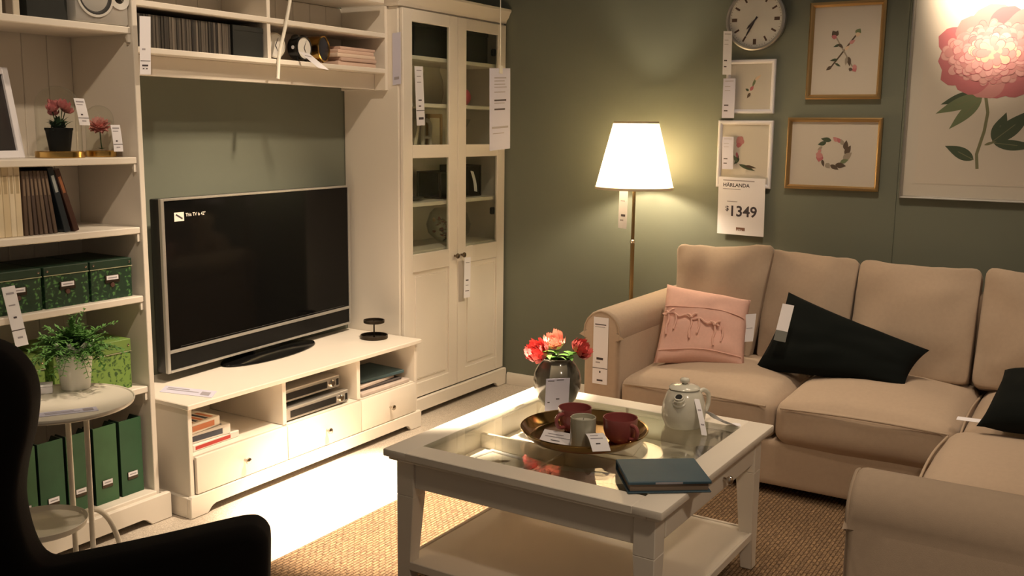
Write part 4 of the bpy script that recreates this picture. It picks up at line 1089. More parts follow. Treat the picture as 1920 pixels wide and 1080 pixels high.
# ================================================================== WALL: clock, pictures, price sign
def ywall(y): return y
wc = thing('wall_clock', 'round white wall clock with silver rim above the small pictures', 'clock', (XW, -1.800, 1.878))
cc = (XW, -1.800, 2.022)
bm = NB(); lathe(bm, [(0, -.002), (.140, -.002), (.147, -.008), (.147, -.034), (.141, -.040), (.133, -.040), (.130, -.026)], cc, 56, 'x', cap=False); part('rim', bm, SILVER, wc)
bm = NB(); poly_disc(bm, (XW - .027, cc[1], cc[2]), (0, -1, 0), (0, 0, 1), .1305, 56); dl = part('dial', bm, FACE, wc)
bm = NB()
for k in range(12):
    a = R(30 * k); d = Vector((0, -math.sin(a), math.cos(a))); s = Vector((0, -d.z, d.y)); big = k % 3 == 0
    c0 = Vector((XW - .0275, cc[1], cc[2])); w_ = .008 if big else .0045
    quad(bm, [c0 + d * .092 - s * w_, c0 + d * .118 - s * w_, c0 + d * .118 + s * w_, c0 + d * .092 + s * w_])
for k in range(60):
    if k % 5: 
        a = R(6 * k); d = Vector((0, -math.sin(a), math.cos(a))); s = Vector((0, -d.z, d.y)); c0 = Vector((XW - .0275, cc[1], cc[2]))
        quad(bm, [c0 + d * .121 - s * .0007, c0 + d * .127 - s * .0007, c0 + d * .127 + s * .0007, c0 + d * .121 + s * .0007])
part('hour_marks', bm, mat('brown_marks', (.12, .07, .05), .6), dl)
for nm, an, L, w_, off in (('hour_hand', 223, .062, .005, .030), ('minute_hand', 209, .098, .0045, .032)):
    bm = NB(); a = R(an); d = Vector((0, -math.sin(a), math.cos(a))); s = Vector((0, -d.z, d.y)); c0 = Vector((XW - off, cc[1], cc[2])); tx_ = Vector((-.001, 0, 0))
    for A in (0,):
        hexa(bm, [c0 - d * .015 - s * w_ * .6, c0 + d * L * .7 - s * w_, c0 + d * L * .7 + s * w_, c0 - d * .015 + s * w_ * .6] + [p + tx_ for p in (c0 - d * .015 - s * w_ * .6, c0 + d * L * .7 - s * w_, c0 + d * L * .7 + s * w_, c0 - d * .015 + s * w_ * .6)])
        hexa(bm, [c0 + d * L * .7 - s * w_, c0 + d * L - s * .0006, c0 + d * L + s * .0006, c0 + d * L * .7 + s * w_] + [p + tx_ for p in (c0 + d * L * .7 - s * w_, c0 + d * L - s * .0006, c0 + d * L + s * .0006, c0 + d * L * .7 + s * w_)])
    part(nm, bm, INK, wc)
bm = NB(); lathe(bm, [(.131, -.0365), (.08, -.0385), (0, -.039)], cc, 48, 'x', cap=False); part('clock_glass', bm, PICGLASS, wc)

def framed(name, lab, cat, yl, yr, z0, z1, fw, fd, fm, matc, glass=True, lip=True):
    """yl is the left edge seen from the room (larger y)"""
    t = thing(name, lab, cat, (XW, (yl + yr) / 2, z0))
    bm = NB(); xb = XW - .001
    prof = [(0, xb), (0, xb - fd * .8), (.25 * fw, xb - fd), (.6 * fw, xb - fd * .92), (fw, xb - fd * .45), (fw, xb)]
    crn = [(yl, z0, -1, 1), (yr, z0, 1, 1), (yr, z1, 1, -1), (yl, z1, -1, -1)]
    rings = [[bm.verts.new((x, y + sy * o_, z + sz * o_)) for o_, x in prof] for y, z, sy, sz in crn]
    for a in range(4):
        A, B = rings[a], rings[(a + 1) % 4]
        for k in range(len(prof)):
            k2 = (k + 1) % len(prof); bm.faces.new((A[k], A[k2], B[k2], B[k]))
    part('frame', bm, fm, t, angle=25)
    bm = NB(); box(bm, (xb - .006, yl - fw * .9, z0 + fw * .9), (xb - .0003, yr + fw * .9, z1 - fw * .9)); part('mount', bm, matc, t)
    if glass:
        bm = NB(); xg = xb - fd * .40
        box(bm, (xg - .0015, yl - fw - .0005, z0 + fw + .0005), (xg, yr + fw + .0005, z1 - fw - .0005)); part('glass', bm, PICGLASS, t)
    return t, xb - .0066
ART = [mat('art_pink', (.60, .19, .22), .7), mat('art_pale_pink', (.78, .42, .41), .7), mat('art_cream', (.88, .68, .50), .7), mat('art_green', (.075, .11, .06), .7),
       mat('art_light_green', (.20, .25, .13), .7), mat('art_brown', (.13, .09, .06), .7), mat('art_blush', (.68, .31, .31), .7), mat('art_stem', (.24, .24, .13), .7), mat('art_grey', (.42, .36, .29), .7)]
class Art:
    """flat print built of overlapping shapes, pushed out by a hair each"""
    def __init__(s, x): s.bm = NB(); s.x = x; s.k = 0
    def P(s, y, z): return (s.x - .000012 * s.k, y, z)
    def petal(s, y, z, ang, L, w, mi, bend=0.0, tipw=.35):
        s.k += 1; n = 12; left = []; right = []
        a = R(ang)
        for i in range(n + 1):
            t_ = i / n; aa = a + bend * t_; 
            cy, cz = L * t_ * math.cos(a + bend * t_ * .5), L * t_ * math.sin(a + bend * t_ * .5)
            ww = w / 2 * (math.sin(math.pi * t_ ** (.75 if tipw < .5 else 1.25))) if 0 < i < n else 0.0003
            if tipw >= .5: ww = max(.0003, w / 2 * math.sqrt(max(0, 1 - ((t_ - .62) / (.62 if t_ < .62 else .38)) ** 2)))
            sy, sz = -math.sin(aa) * ww, math.cos(aa) * ww
            left.append((y - (cy + sy), z + cz + sz)); right.append((y - (cy - sy), z + cz - sz))
        vs = [s.bm.verts.new(s.P(*p)) for p in left + right[::-1]]
        f = s.bm.faces.new(vs); f.material_index = mi
    def blob(s, y, z, ry, rz, mi, seed=0):
        s.k += 1; n = 16
        f = s.bm.faces.new([s.bm.verts.new(s.P(y - ry * math.cos(6.2832 * k / n) * (1 + .12 * math.sin(3 * k + seed)), z + rz * math.sin(6.2832 * k / n) * (1 + .12 * math.cos(2 * k + seed)))) for k in range(n)]); f.material_index = mi
    def line(s, pts, w, mi):
        s.k += 1; pts = [Vector((0, p[0], p[1])) for p in pts]
        L, Rr = [], []
        for i, p in enumerate(pts):
            d = (pts[min(i + 1, len(pts) - 1)] - pts[max(0, i - 1)]).normalized(); q = Vector((0, -d.z, d.y)) * w / 2
            L.append(s.bm.verts.new(s.P((p + q).y, (p + q).z))); Rr.append(s.bm.verts.new(s.P((p - q).y, (p - q).z)))
        for i in range(len(pts) - 1):
            f = s.bm.faces.new((L[i], L[i + 1], Rr[i + 1], Rr[i])); f.material_index = mi
    def done(s, parent): part('print', s.bm, ART, parent)
MOUNT = mat('cream_mount_card', (.76, .70, .63), .75)
MOUNT2 = mat('white_mount_card', (.78, .73, .66), .75)
# gold portrait frame with crossed flower stems
t, xa = framed('framed_picture', 'gold framed picture of crossed flower stems', 'picture', -2.058, -2.401, 1.641, 2.086, .022, .022, GOLD_FRAME, MOUNT)
A = Art(xa); cy, cz = -2.225, 1.865
A.line([(cy + .060, cz - .078), (cy + .02, cz - .025), (cy - .05, cz + .070)], .007, 5); A.line([(cy + .045, cz + .065), (cy - .04, cz - .075)], .006, 8)
for (dy, dz, an, L, w, mi) in ((.045, .065, 120, .03, .025, 5), (.045, .065, 70, .028, .02, 5), (.040, .058, 160, .026, .02, 0), (-.05, .07, 60, .03, .028, 4), (-.045, .066, 20, .025, .02, 2), (-.02, .03, 30, .03, .016, 6), (.02, .028, 200, .035, .012, 3),
                               (.03, .03, 320, .03, .014, 5), (.055, -.072, 215, .03, .016, 5), (.03, -.04, 190, .035, .012, 3), (.04, -.058, 330, .03, .01, 3), (-.02, -.03, 280, .045, .018, 5), (-.012, -.03, 265, .04, .014, 8), (-.045, -.08, 300, .022, .022, 0), (-.040, -.074, 350, .022, .02, 6), (-.035, -.08, 250, .018, .018, 5), (0, 0, 45, .03, .014, 2)):
    A.petal(cy + dy, cz + dz, an, L, w, mi)
A.done(t)
# gold landscape frame with leaf wreath
t, xa = framed('framed_picture', 'gold framed picture of a round leaf wreath', 'picture', -1.982, -2.419, 1.217, 1.556, .020, .022, GOLD_FRAME, MOUNT)
A = Art(xa); cy, cz = -2.200, 1.392
wre = ((100, 3, .05, .022), (125, 3, .04, .02), (70, 6, .03, .02), (55, 0, .028, .018), (40, 8, .03, .018), (15, 5, .045, .024), (352, 5, .05, .026), (330, 8, .05, .03), (310, 4, .04, .02), (285, 5, .05, .026), (262, 5, .045, .02), (240, 8, .03, .025), (215, 5, .035, .014), (190, 0, .035, .034), (180, 6, .03, .034), (165, 6, .028, .014), (150, 8, .03, .012))
for an, mi, L, w in wre:
    a = R(an); A.petal(cy - .058 * math.cos(a) - .5 * L * math.sin(a) * -1 * 0, cz + .058 * math.sin(a), an + 70, L, w, mi)
A.done(t)
# two pale frames at the left
t, xa = framed('framed_picture', 'small cream framed picture under the wall clock', 'picture', -1.662, -1.907, 1.575, 1.834, .020, .018, PAPER, MOUNT2)
A = Art(xa); cy, cz = -1.785, 1.685
for dy, dz, an, L, w, mi in ((0, 0, 60, .03, .016, 0), (.0, -.01, 240, .03, .014, 5), (.008, .0, 150, .02, .012, 3), (-.01, .02, 70, .05, .012, 4), (-.02, .05, 40, .04, .014, 2)): A.petal(cy + dy, cz + dz, an, L, w, mi)
A.done(t)
t, xa = framed('framed_picture', 'cream framed flower and leaf picture above the sofa price sign', 'picture', -1.632, -1.910, 1.210, 1.541, .020, .018, PAPER, MOUNT2)
A = Art(xa); cy, cz = -1.745, 1.385
A.blob(cy, cz + .055, .020, .024, 6, 1); A.blob(cy + .006, cz + .035, .012, .012, 0, 2)
for dy, dz, an, L, w, mi in ((.008, -.01, 265, .05, .014, 5), (0, -.03, 230, .04, .016, 3), (.0, -.06, 340, .09, .018, 3), (-.03, -.066, 350, .06, .014, 5), (.01, -.05, 120, .04, .016, 4), (.015, .0, 280, .03, .012, 0)): A.petal(cy + dy, cz + dz, an, L, w, mi)
A.done(t)
# large peony print
t, xa = framed('framed_picture', 'large silver framed botanical print of a pink peony', 'picture', -2.512, -3.215, 1.193, 2.195, .014, .022, SILVER_FR, MOUNT2)
bm = NB(); box(bm, (xa - .0004, -2.575, 1.262), (xa + .0002, -3.152, 2.125)); part('print_sheet', bm, mat('print_paper', (.80, .73, .65), .7), t)
A = Art(xa - .0006); rn = random.Random(11)
A.line([(-2.829, 1.335), (-2.822, 1.40), (-2.845, 1.50), (-2.853, 1.58), (-2.835, 1.67)], .013, 7)
for (y, z, an, L, w, mi, bd) in ((-2.83, 1.655, 183, .175, .050, 3, .35), (-2.83, 1.655, 200, .205, .055, 4, .10), (-2.825, 1.645, 228, .185, .050, 4, .0), (-2.832, 1.665, 170, .06, .03, 3, .0),
                              (-2.812, 1.375, 150, .135, .052, 3, .15), (-2.88, 1.46, 62, .130, .055, 3, .25), (-2.88, 1.455, 38, .205, .070, 3, .20), (-2.885, 1.45, 350, .175, .045, 3, .25), (-2.85, 1.44, 20, .05, .012, 7, 0)):
    A.petal(y, z, an, L, w, mi, bd)
    if w > .04: A.line([(y, z), (y - L * .55 * math.cos(R(an) + bd * .3), z + L * .55 * math.sin(R(an) + bd * .3))], .003, 7)
fc = (-2.868, 1.825)
for an, r_, L, w, mi in ((160, .02, .235, .13, 0), (185, .03, .205, .14, 0), (135, .03, .185, .13, 6), (100, .02, .20, .17, 6), (75, .02, .19, .15, 0), (45, .03, .21, .16, 6), (15, .03, .24, .16, 0), (340, .03, .22, .16, 6), (310, .02, .19, .16, 0), (275, .02, .165, .19, 0), (250, .02, .17, .17, 6), (225, .02, .185, .15, 0), (205, .02, .22, .11, 0)):
    a = R(an); A.petal(fc[0] - r_ * math.cos(a), fc[1] + r_ * math.sin(a), an, L, w, mi, 0, .8)
for k in range(170):
    rr = .150 * (1 - k / 170) ** .6 + .006; a = k * 2.399
    py_, pz_, pa_ = fc[0] + .012 - rr * math.cos(a) * 1.05, fc[1] + .012 + rr * math.sin(a) * .62, math.degrees(a) + rn.uniform(-25, 25)
    L, w_ = rn.uniform(.034, .056), rn.uniform(.026, .040)
    A.petal(py_, pz_, pa_, L * 1.06, w_ * 1.12, 0 if k % 3 == 0 else 6, 0, .8)
    A.petal(py_, pz_, pa_, L, w_, (1, 6, 1, 6, 1)[k % 5] if k < 130 else (2, 1)[k % 2], 0, .8)
for k in range(6): A.petal(fc[0] + .012 - .006 * math.cos(k * 1.05), fc[1] + .012 + .004 * math.sin(k * 1.05), k * 60 + 15, .028, .026, (2, 1)[k % 2], 0, .8)
A.blob(fc[0] + .012, fc[1] + .012, .010, .008, 2)
A.done(t)

# price sign under the pictures
SG = (XW - .024, -1.649, 1.262)
sg = paper_tag('price_sign', 'large white sofa price sign with a bold number on the wall', SG, (SG[0], -1.889, 1.258), (SG[0], -1.653, .976),
     [(.10, .77, .045, .065, 1), (.10, .48, .20, .212, 1), (.20, .42, .415, .428, 1), (.41, .60, .868, .925, 2)], cat='sign',
     texts=[('HÄRLANDA', .10, .165, .0255, 0), ('$', .165, .585, .034, 0), ('1349', .240, .672, .073, 0)], mats=[INK, INK_L, INK_BROWN, PAPER])
bm = NB(); text_bm(bm, 'IKEA', (SG[0] - .0012, -1.754, .9925 + .0), (0, -1, 0), (0, 0, 1), .014, 0); part('logo_lettering', bm, PAPER, sg)
rws = [(.15, .85, .06, .075, 1), (.15, .6, .2, .212, 1), (.15, .6, .3, .31, 1), (.15, .5, .66, .69, 0), (.15, .45, .80, .83, 0)]
paper_tag('price_tag', 'white price strip hanging below the left of the wall clock', (XW - .045, -1.648, 1.972), (XW - .045, -1.692, 1.970), (XW - .045, -1.652, 1.763), rws)
paper_tag('price_tag', 'white price strip on the left of the small cream picture', (XW - .028, -1.652, 1.745), (XW - .028, -1.715, 1.745), (XW - .028, -1.652, 1.552), rws, material=PAPER_L)
paper_tag('price_tag', 'white price strip on the left of the flower and leaf picture', (XW - .028, -1.660, 1.460), (XW - .028, -1.718, 1.460), (XW - .028, -1.664, 1.300), rws, material=PAPER_L)
# ================================================================== COFFEE TABLE
CT = thing('coffee_table', 'square white coffee table with glass display top and lower shelf', 'table', (.344, -1.993, .0), R(-.44))
H = .465; RW = .088; ZB = .0102
bm = NB()
for s in (-1, 1):
    box(bm, (-H, s * H, .486), (H, s * (H - RW), .510), .004, 2)
    box(bm, (s * H, -H + RW - .002, .4865), (s * (H - RW), H - RW + .002, .5098), .002)
part('top_frame', bm, WHITE, CT, local=True)
bm = NB(); g = H - RW
for s in (-1, 1):
    box(bm, (-H + .012, s * (H - .012), .474), (H - .012, s * (H - .05), .4858), .004, 2)
    box(bm, (s * (H - .012), -H + .05, .474), (s * (H - .05), H - .05, .4858), .004, 2)
part('top_moulding', bm, WHITE, CT, local=True)
bm = NB(); box(bm, (-g + .0005, -g + .0005, .502), (g - .0005, g - .0005, .5085)); part('glass_top', bm, TABLEGLASS, CT, 'clear glass table top', local=True)
LG = H - .030
for sx in (-1, 1):
    for sy in (-1, 1):
        xo, yo = sx * LG, sy * LG; w1, w2 = .064, .040
        def c4(w, z): return [(xo - (w if sx > 0 else 0), yo - (w if sy > 0 else 0), z), (xo + (0 if sx > 0 else w), yo - (w if sy > 0 else 0), z), (xo + (0 if sx > 0 else w), yo + (0 if sy > 0 else w), z), (xo - (w if sx > 0 else 0), yo + (0 if sy > 0 else w), z)]
        bm = NB(); hexa(bm, c4(w2, ZB) + c4(w1, .36), .002); hexa(bm, c4(w1, .3601) + c4(w1, .4738), .002); part('leg', bm, WHITE, CT, local=True)
for ax in range(2):
    for s in (-1, 1):
        bm = NB(); a, b_ = s * (LG - .008), s * (LG - .026)
        if ax == 0: box(bm, (a, -LG + .0645, .388), (b_, LG - .0645, .4738), .002)
        else: box(bm, (-LG + .0645, a, .388), (LG - .0645, b_, .4738), .002)
        part('apron', bm, WHITE, CT, local=True)
# display drawer towards the sofa corner
bm = NB(); box(bm, (-LG + .075, -LG + .001, .396), (LG - .075, -LG + .0075, .466), .0025); dr = part('drawer_front', bm, WHITE, CT, local=True)
for kx in (.075,):
    bm = NB(); lathe(bm, [(.006, 0), (.005, -.010), (.010, -.014), (.014, -.021), (.012, -.027), (.006, -.030), (0, -.0305)], (kx, -LG + .001, .432), 16, 'y', cap=False); part('knob', bm, CHROME, dr, 'round polished metal knob', local=True)
bm = NB(); box(bm, (-LG + .03, -LG + .03, .392), (LG - .03, LG - .03, .400)); part('display_tray', bm, WHITE, CT, local=True)
bm = NB(); box(bm, (-.012, -LG + .031, .4005), (.0, LG - .031, .452), .001); part('tray_divider', bm, WHITE, CT, local=True)
bm = NB(); box(bm, (-.40, .075, .4005), (-.0125, .085, .440), .001); part('tray_divider', bm, WHITE, CT, local=True)
bm = NB(); box(bm, (-LG + .012, -LG + .012, .122), (LG - .012, LG - .012, .142), .003)
bm2 = bm; part('lower_shelf', bm2, WHITE, CT, local=True)
bm = NB()
for s in (-1, 1):
    box(bm, (-LG + .045, s * (LG - .002), .118), (LG - .045, s * (LG - .011), .146), .002); box(bm, (s * (LG - .002), -LG + .045, .118), (s * (LG - .011), LG - .045, .146), .002)
part('shelf_edge', bm, WHITE, CT, local=True)

# things lying in the display tray
def flat_item(name, lab, cat, x, y, z, w, d, h, rz, m_, pr=None):
    t = thing(name, lab, cat, (x, y, z), R(rz))
    bm = NB()
    if pr:
        fr = .014
        for s in (-1, 1): box(bm, (-w / 2, s * d / 2, 0), (w / 2, s * (d / 2 - fr), h), .002); box(bm, (s * w / 2, -d / 2 + fr, 0), (s * (w / 2 - fr), d / 2 - fr, h), .002)
        part('frame', bm, m_, t, local=True)
        bm = NB(); box(bm, (-w / 2 + fr, -d / 2 + fr, .0005), (w / 2 - fr, d / 2 - fr, h * .6)); part('picture', bm, MOUNT2, t, local=True)
        bm = NB(); zz = h * .6 + .0006; k = 0
        for (px, py, an, L, wd) in pr:
            k += 1; a = R(an); p = Vector((px * w, py * d, zz + k * .00003)); dd = Vector((math.cos(a), math.sin(a), 0)); s = Vector((-dd.y, dd.x, 0)) * wd / 2
            vs = [p, p + dd * L * .3 + s, p + dd * L * .7 + s * .9, p + dd * L, p + dd * L * .7 - s * .9, p + dd * L * .3 - s]
            f = bm.faces.new([bm.verts.new(v) for v in vs]); f.material_index = k % 2
        part('print', bm, [ART[8], ART[5]], t, local=True)
    else:
        box(bm, (-w / 2, -d / 2, 0), (w / 2, d / 2, h), .002); part('card', bm, m_, t, local=True)
    return t
flat_item('picture_frame', 'framed grey drawing lying in the display tray under the glass', 'picture frame', .185, -1.735, .4006, .22, .20, .014, -8, PAPER,
          ((-.2, -.1, 60, .06, .03), (-.05, 0, 20, .07, .03), (.1, .1, -40, .06, .025), (-.1, .15, 100, .04, .03), (.15, -.1, 200, .05, .02)))
flat_item('pink_card', 'pale pink card beside the drawing in the display tray', 'card', .255, -2.02, .4006, .10, .20, .003, 20, mat('rose_card', (.70, .45, .40), .6))
flat_item('white_card', 'bright white card under the glass at the table back corner', 'card', .56, -1.70, .4006, .26, .14, .004, 0, PAPER)
flat_item('sepia_postcard', 'sepia postcard lying in the display tray near the tray', 'card', .60, -2.00, .4006, .16, .11, .003, 12, MOUNT)
t = thing('dark_ribbon_box', 'dark slim case lying under the glass near the teapot', 'case', (.63, -2.31, .4006), R(32)); bm = NB(); box(bm, (-.10, -.035, 0), (.10, .035, .025), .006, 2); part('case_body', bm, BLACKPL, t, local=True); bm = NB(); box(bm, (-.012, -.0375, .008), (.012, -.0345, .018), .001); part('clasp', bm, CHROME, t, local=True)
t = thing('dark_ribbon_box', 'dark slim case lying under the glass near the front rim', 'case', (.13, -2.17, .4006), R(-55)); bm = NB(); box(bm, (-.12, -.06, 0), (.12, .06, .03), .006, 2); part('case_body', bm, mat('dark_brown_case', (.045, .03, .022), .35), t, local=True); bm = NB(); box(bm, (-.012, -.0625, .010), (.012, -.0595, .022), .001); part('clasp', bm, CHROME, t, local=True)

# ---- vase with flowers
TZ = .5105; GZ = .5088
t = thing('flower_vase', 'round dark grey glazed vase with pink flowers on the coffee table', 'vase', (.612, -1.730, GZ))
VASE = mat('dark_grey_glaze', (.075, .068, .052), .16, noise_amt=.15, nscale=10, coat=.5)
vp_ = [(0, .0), (.048, 0), (.052, .003), (.070, .030), (.083, .065), (.086, .095), (.080, .125), (.066, .150), (.056, .162), (.055, .170), (.058, .176), (.054, .176), (.051, .168), (.060, .150), (.060, .12)]
bm = NB(); lathe(bm, vp_, (0, 0, 0), 48, cap=False); part('vase_body', bm, VASE, t, local=True, angle=60)
ROSE = mat('coral_petals', (.66, .13, .12), .55, noise_amt=.25, nscale=25)
ROSEL = mat('pale_coral_petals', (.80, .42, .34), .55, noise_amt=.2, nscale=25)
LEAFB = mat('fresh_leaf_green', (.12, .32, .05), .5, noise_amt=.3, nscale=40)
sr = Vector((.526, -.850, 0)); tc_ = Vector((-.85, -.526, 0)); base = Vector((.612, -1.730, GZ))
for i, (sx, tw, hz, r_, pal, lab) in enumerate(((-.074, .02, .200, .056, ROSE, 'coral pink bloom at the left of the grey vase'), (-.012, -.02, .232, .046, ROSEL, 'pale pink bloom standing highest in the grey vase'), (.084, -.01, .205, .046, ROSE, 'coral pink bloom at the right of the grey vase'))):
    c_ = base + sr * sx + tc_ * tw + Vector((0, 0, hz))
    ft = thing('cut_flower', lab, 'flower', tuple(base + Vector((0, 0, .12)) + sr * (.01 * (i - 1))), 0, 'flowers in the grey vase')
    ax = sr * (sx * 9) + tc_ * .55 + Vector((0, 0, .75))
    bm = NB(); bloom(bm, c_ - ax.normalized() * r_ * .35, r_ * 1.15, ax, rings=((9, 100, 1.0), (9, 78, 1.0), (8, 55, .95), (7, 34, .85), (5, 14, .7)), seed=20 + i); part('bloom', bm, [pal], ft, angle=70)
    bm = NB(); tube(bm, smooth_path([base + sr * (.012 * (i - 1)) + Vector((0, 0, .10)), base + sr * sx * .45 + Vector((0, 0, .175)), c_ - ax.normalized() * r_ * .3]), .003, 8); part('stem', bm, LEAFB, ft)
    for k in range(5):
        a = k * 1.9 + i; st = base + sr * sx * (.35 + .08 * k) + tc_ * .02 + Vector((0, 0, .170 + .006 * k))
        bm = NB(); leaf(bm, st, (math.cos(a), math.sin(a), .5), .055 + .008 * (k % 3), .026, droop=.4, seg=5); part('leaf', bm, LEAFB, ft)
for i, (sx, lab) in enumerate(((-.018, 'left round white sticker on the dark grey vase'), (.018, 'right round white sticker on the dark grey vase'))):
    pass
lblrows = [(.08, .35, .06, .085, 0), (.45, .75, .04, .06, 0), (.1, .2, .72, .75, 0), (.45, .6, .62, .65, 0)]
fr0 = base + tc_ * .089
paper_tag('price_tag', 'lilac price label leaning on the front of the grey vase', fr0 - sr * .043 + Vector((0, 0, .118)), fr0 + sr * .040 + Vector((0, 0, .122)), fr0 - sr * .047 + tc_ * .006 + Vector((0, 0, .004)), lblrows, material=PAPER_L)

# ---- brass tray
TRX, TRY = .336, -1.985
t = thing('brass_tray', 'round shiny brass tray on the coffee table glass', 'tray', (TRX, TRY, GZ))
bm = NB(); lathe(bm, [(0, .0003), (.175, .0003), (.190, .012), (.203, .030), (.206, .031), (.205, .034), (.200, .033), (.186, .014), (.172, .004), (0, .004)], (0, 0, 0), 64, cap=False); part('tray_body', bm, mat('antique_brass', (.36, .21, .07), .14, 1.0), t, local=True)
IZ = GZ + .0045
CUP = mat('wine_red_ceramic', (.29, .075, .072), .28, coat=.4)
def cup(lab, x, y, hdir, s=1.0):
    t = thing('mug', lab, 'mug', (x, y, IZ), 0, 'red mugs on the brass tray')
    bm = NB(); pr = [(0, 0), (.030, 0), (.034, .004), (.046, .018), (.052, .040), (.054, .075), (.0535, .078), (.051, .077), (.049, .045), (.042, .020), (.028, .008), (0, .007)]
    lathe(bm, [(a * s, b_ * s) for a, b_ in pr], (0, 0, 0), 40, cap=False); part('mug_body', bm, CUP, t, local=True, angle=60)
    d = Vector(hdir).normalized(); bm = NB()
    tube(bm, smooth_path([d * .050 * s + Vector((0, 0, .064 * s)), d * .074 * s + Vector((0, 0, .062 * s)), d * .082 * s + Vector((0, 0, .044 * s)), d * .070 * s + Vector((0, 0, .024 * s)), d * .046 * s + Vector((0, 0, .020 * s))], 6), .0062 * s, 10); part('handle', bm, CUP, t, local=True)
cup('wine red mug at the back of the brass tray near the vase', .365, -1.935, (-.955, .29, 0), 1.02)
cup('wine red mug at the right of the brass tray near the teapot', .345, -2.108, (-.42, -.90, 0), 1.02)
t = thing('candle_glass', 'grey frosted candle glass at the front of the brass tray', 'candle', (.232, -2.035, IZ))
bm = NB(); lathe(bm, [(0, 0), (.036, 0), (.040, .004), (.040, .095), (.038, .097), (.036, .095), (.036, .082)], (0, 0, 0), 36, cap=False); part('jar', bm, mat('frosted_grey_glass', (.40, .39, .31), .18, coat=.5), t, local=True)
bm = NB(); lathe(bm, [(.0358, .070), (.0358, .082), (.010, .080), (0, .080)], (0, 0, 0), 30, cap=False); part('wax', bm, mat('grey_wax', (.52, .50, .42), .5), t, local=True)
bm = NB(); tube(bm, [(0, 0, .08), (.002, 0, .092)], .001, 5); part('wick', bm, INK, t, local=True)
lr = [(.15, .6, .25, .3, 1), (.1, .8, .45, .5, 1), (.3, .55, .7, .75, 0)]
p0 = Vector((.232, -2.035, IZ)) + tc_ * .0415
paper_tag('price_tag', 'white price tag draped from candle glass over the tray edge', p0 + sr * .004 + Vector((0, 0, .055)), p0 + sr * .058 + Vector((0, 0, .058)), p0 + tc_ * .085 + sr * .020 + Vector((0, 0, .0265)), lr, fold=.012)
paper_tag('price_tag', 'white price tag lying inside the brass tray', (.290, -1.865, IZ + .012), (.305, -1.985, IZ + .009), (.190, -1.900, IZ + .003), lr)

# ---- teapot
TPX, TPY = .632, -2.205
t = thing('teapot', 'pale grey ceramic teapot with lid near the table corner', 'teapot', (TPX, TPY, GZ))
CER = mat('pale_celadon_ceramic', (.62, .61, .53), .18, coat=.4)
bm = NB(); lathe(bm, [(0, 0), (.058, 0), (.062, .004), (.072, .030), (.0735, .050), (.070, .080), (.060, .110), (.051, .124), (.047, .128), (0, .130)], (0, 0, 0), 44, cap=False); part('pot_body', bm, CER, t, local=True, angle=60)
bm = NB(); lathe(bm, [(.0505, .1285), (.052, .131), (.047, .137), (.030, .142), (.010, .144)], (0, 0, 0), 40, cap=False)
lathe(bm, [(.008, .143), (.009, .148), (.015, .152), (.0165, .158), (.012, .164), (0, .166)], (0, 0, 0), 24, cap=False); part('lid', bm, CER, t, local=True, angle=60)
d = Vector((-.99, -.12, 0)); z_ = Vector((0, 0, 1))
bm = NB(); tube(bm, smooth_path([d * .045 + z_ * .082, d * .060 + z_ * .098, d * .068 + z_ * .114]), [.026] * 3 + [.023] * 5 + [.018] * 5 + [.0150] * 4, 16); sp = part('spout', bm, CER, t, local=True)
bm = NB(); nrm = (d * .014 + z_ * .020).normalized(); poly_disc(bm, d * .0682 + z_ * .1143 + nrm * .0012, nrm.cross(Vector((0, 1, 0))).normalized(), nrm.cross(nrm.cross(Vector((0, 1, 0)))).normalized(), .0115, 16); part('spout_opening_shade', bm, mat('spout_shade_black', (.004, .004, .004), .8), sp, local=True)  # flat black disc, its colour stands in for shade inside the spout
hd = Vector((.90, -.44, 0))
bm = NB(); tube(bm, smooth_path([hd * .060 + z_ * .105, hd * .085 + z_ * .112, hd * .108 + z_ * .095, hd * .110 + z_ * .060, hd * .092 + z_ * .032, hd * .068 + z_ * .028], 6), .0078, 12); part('handle', bm, CER, t, local=True)
q0 = Vector((TPX, TPY, GZ)) + tc_ * .055 + sr * .022
paper_tag('price_tag', 'white paper tag hanging down the front of the teapot', q0 + Vector((0, 0, .108)), q0 + sr * .018 + tc_ * .0 + Vector((0, 0, .106)), q0 + tc_ * .062 + sr * .018 + Vector((0, 0, .004)), [(.2, .8, .3, .34, 1), (.2, .8, .7, .74, 1)], fold=.006)
q1 = Vector((TPX, TPY, GZ)) + sr * .078
t = thing('paper_strip', 'twisted white paper strip lying at the right of the teapot', 'paper strip', tuple(q1))
bm = NB(); pth = smooth_path([q1 + z_ * .050 - sr * .003, q1 + sr * .030 + z_ * .030, q1 + sr * .065 + z_ * .012, q1 + sr * .098 + z_ * .006, q1 + sr * .115 + z_ * .004], 5)
L_, R_ = [], []
for i, p in enumerate(pth):
    w_ = .013 + .004 * math.sin(i * .6); tw = .5 + .9 * math.sin(i * .25)
    o_ = (tc_ * math.cos(tw) + z_ * math.sin(tw) * .55) * w_
    zf = lambda v: Vector((v.x, v.y, max(v.z, GZ + .0012)))
    L_.append(zf(p + o_)); R_.append(zf(p - o_))
for i in range(len(pth) - 1):
    hexa(bm, [L_[i] - z_ * .0008, L_[i + 1] - z_ * .0008, R_[i + 1] - z_ * .0008, R_[i] - z_ * .0008, L_[i], L_[i + 1], R_[i + 1], R_[i]])
part('strip', bm, PAPER, t, angle=80)

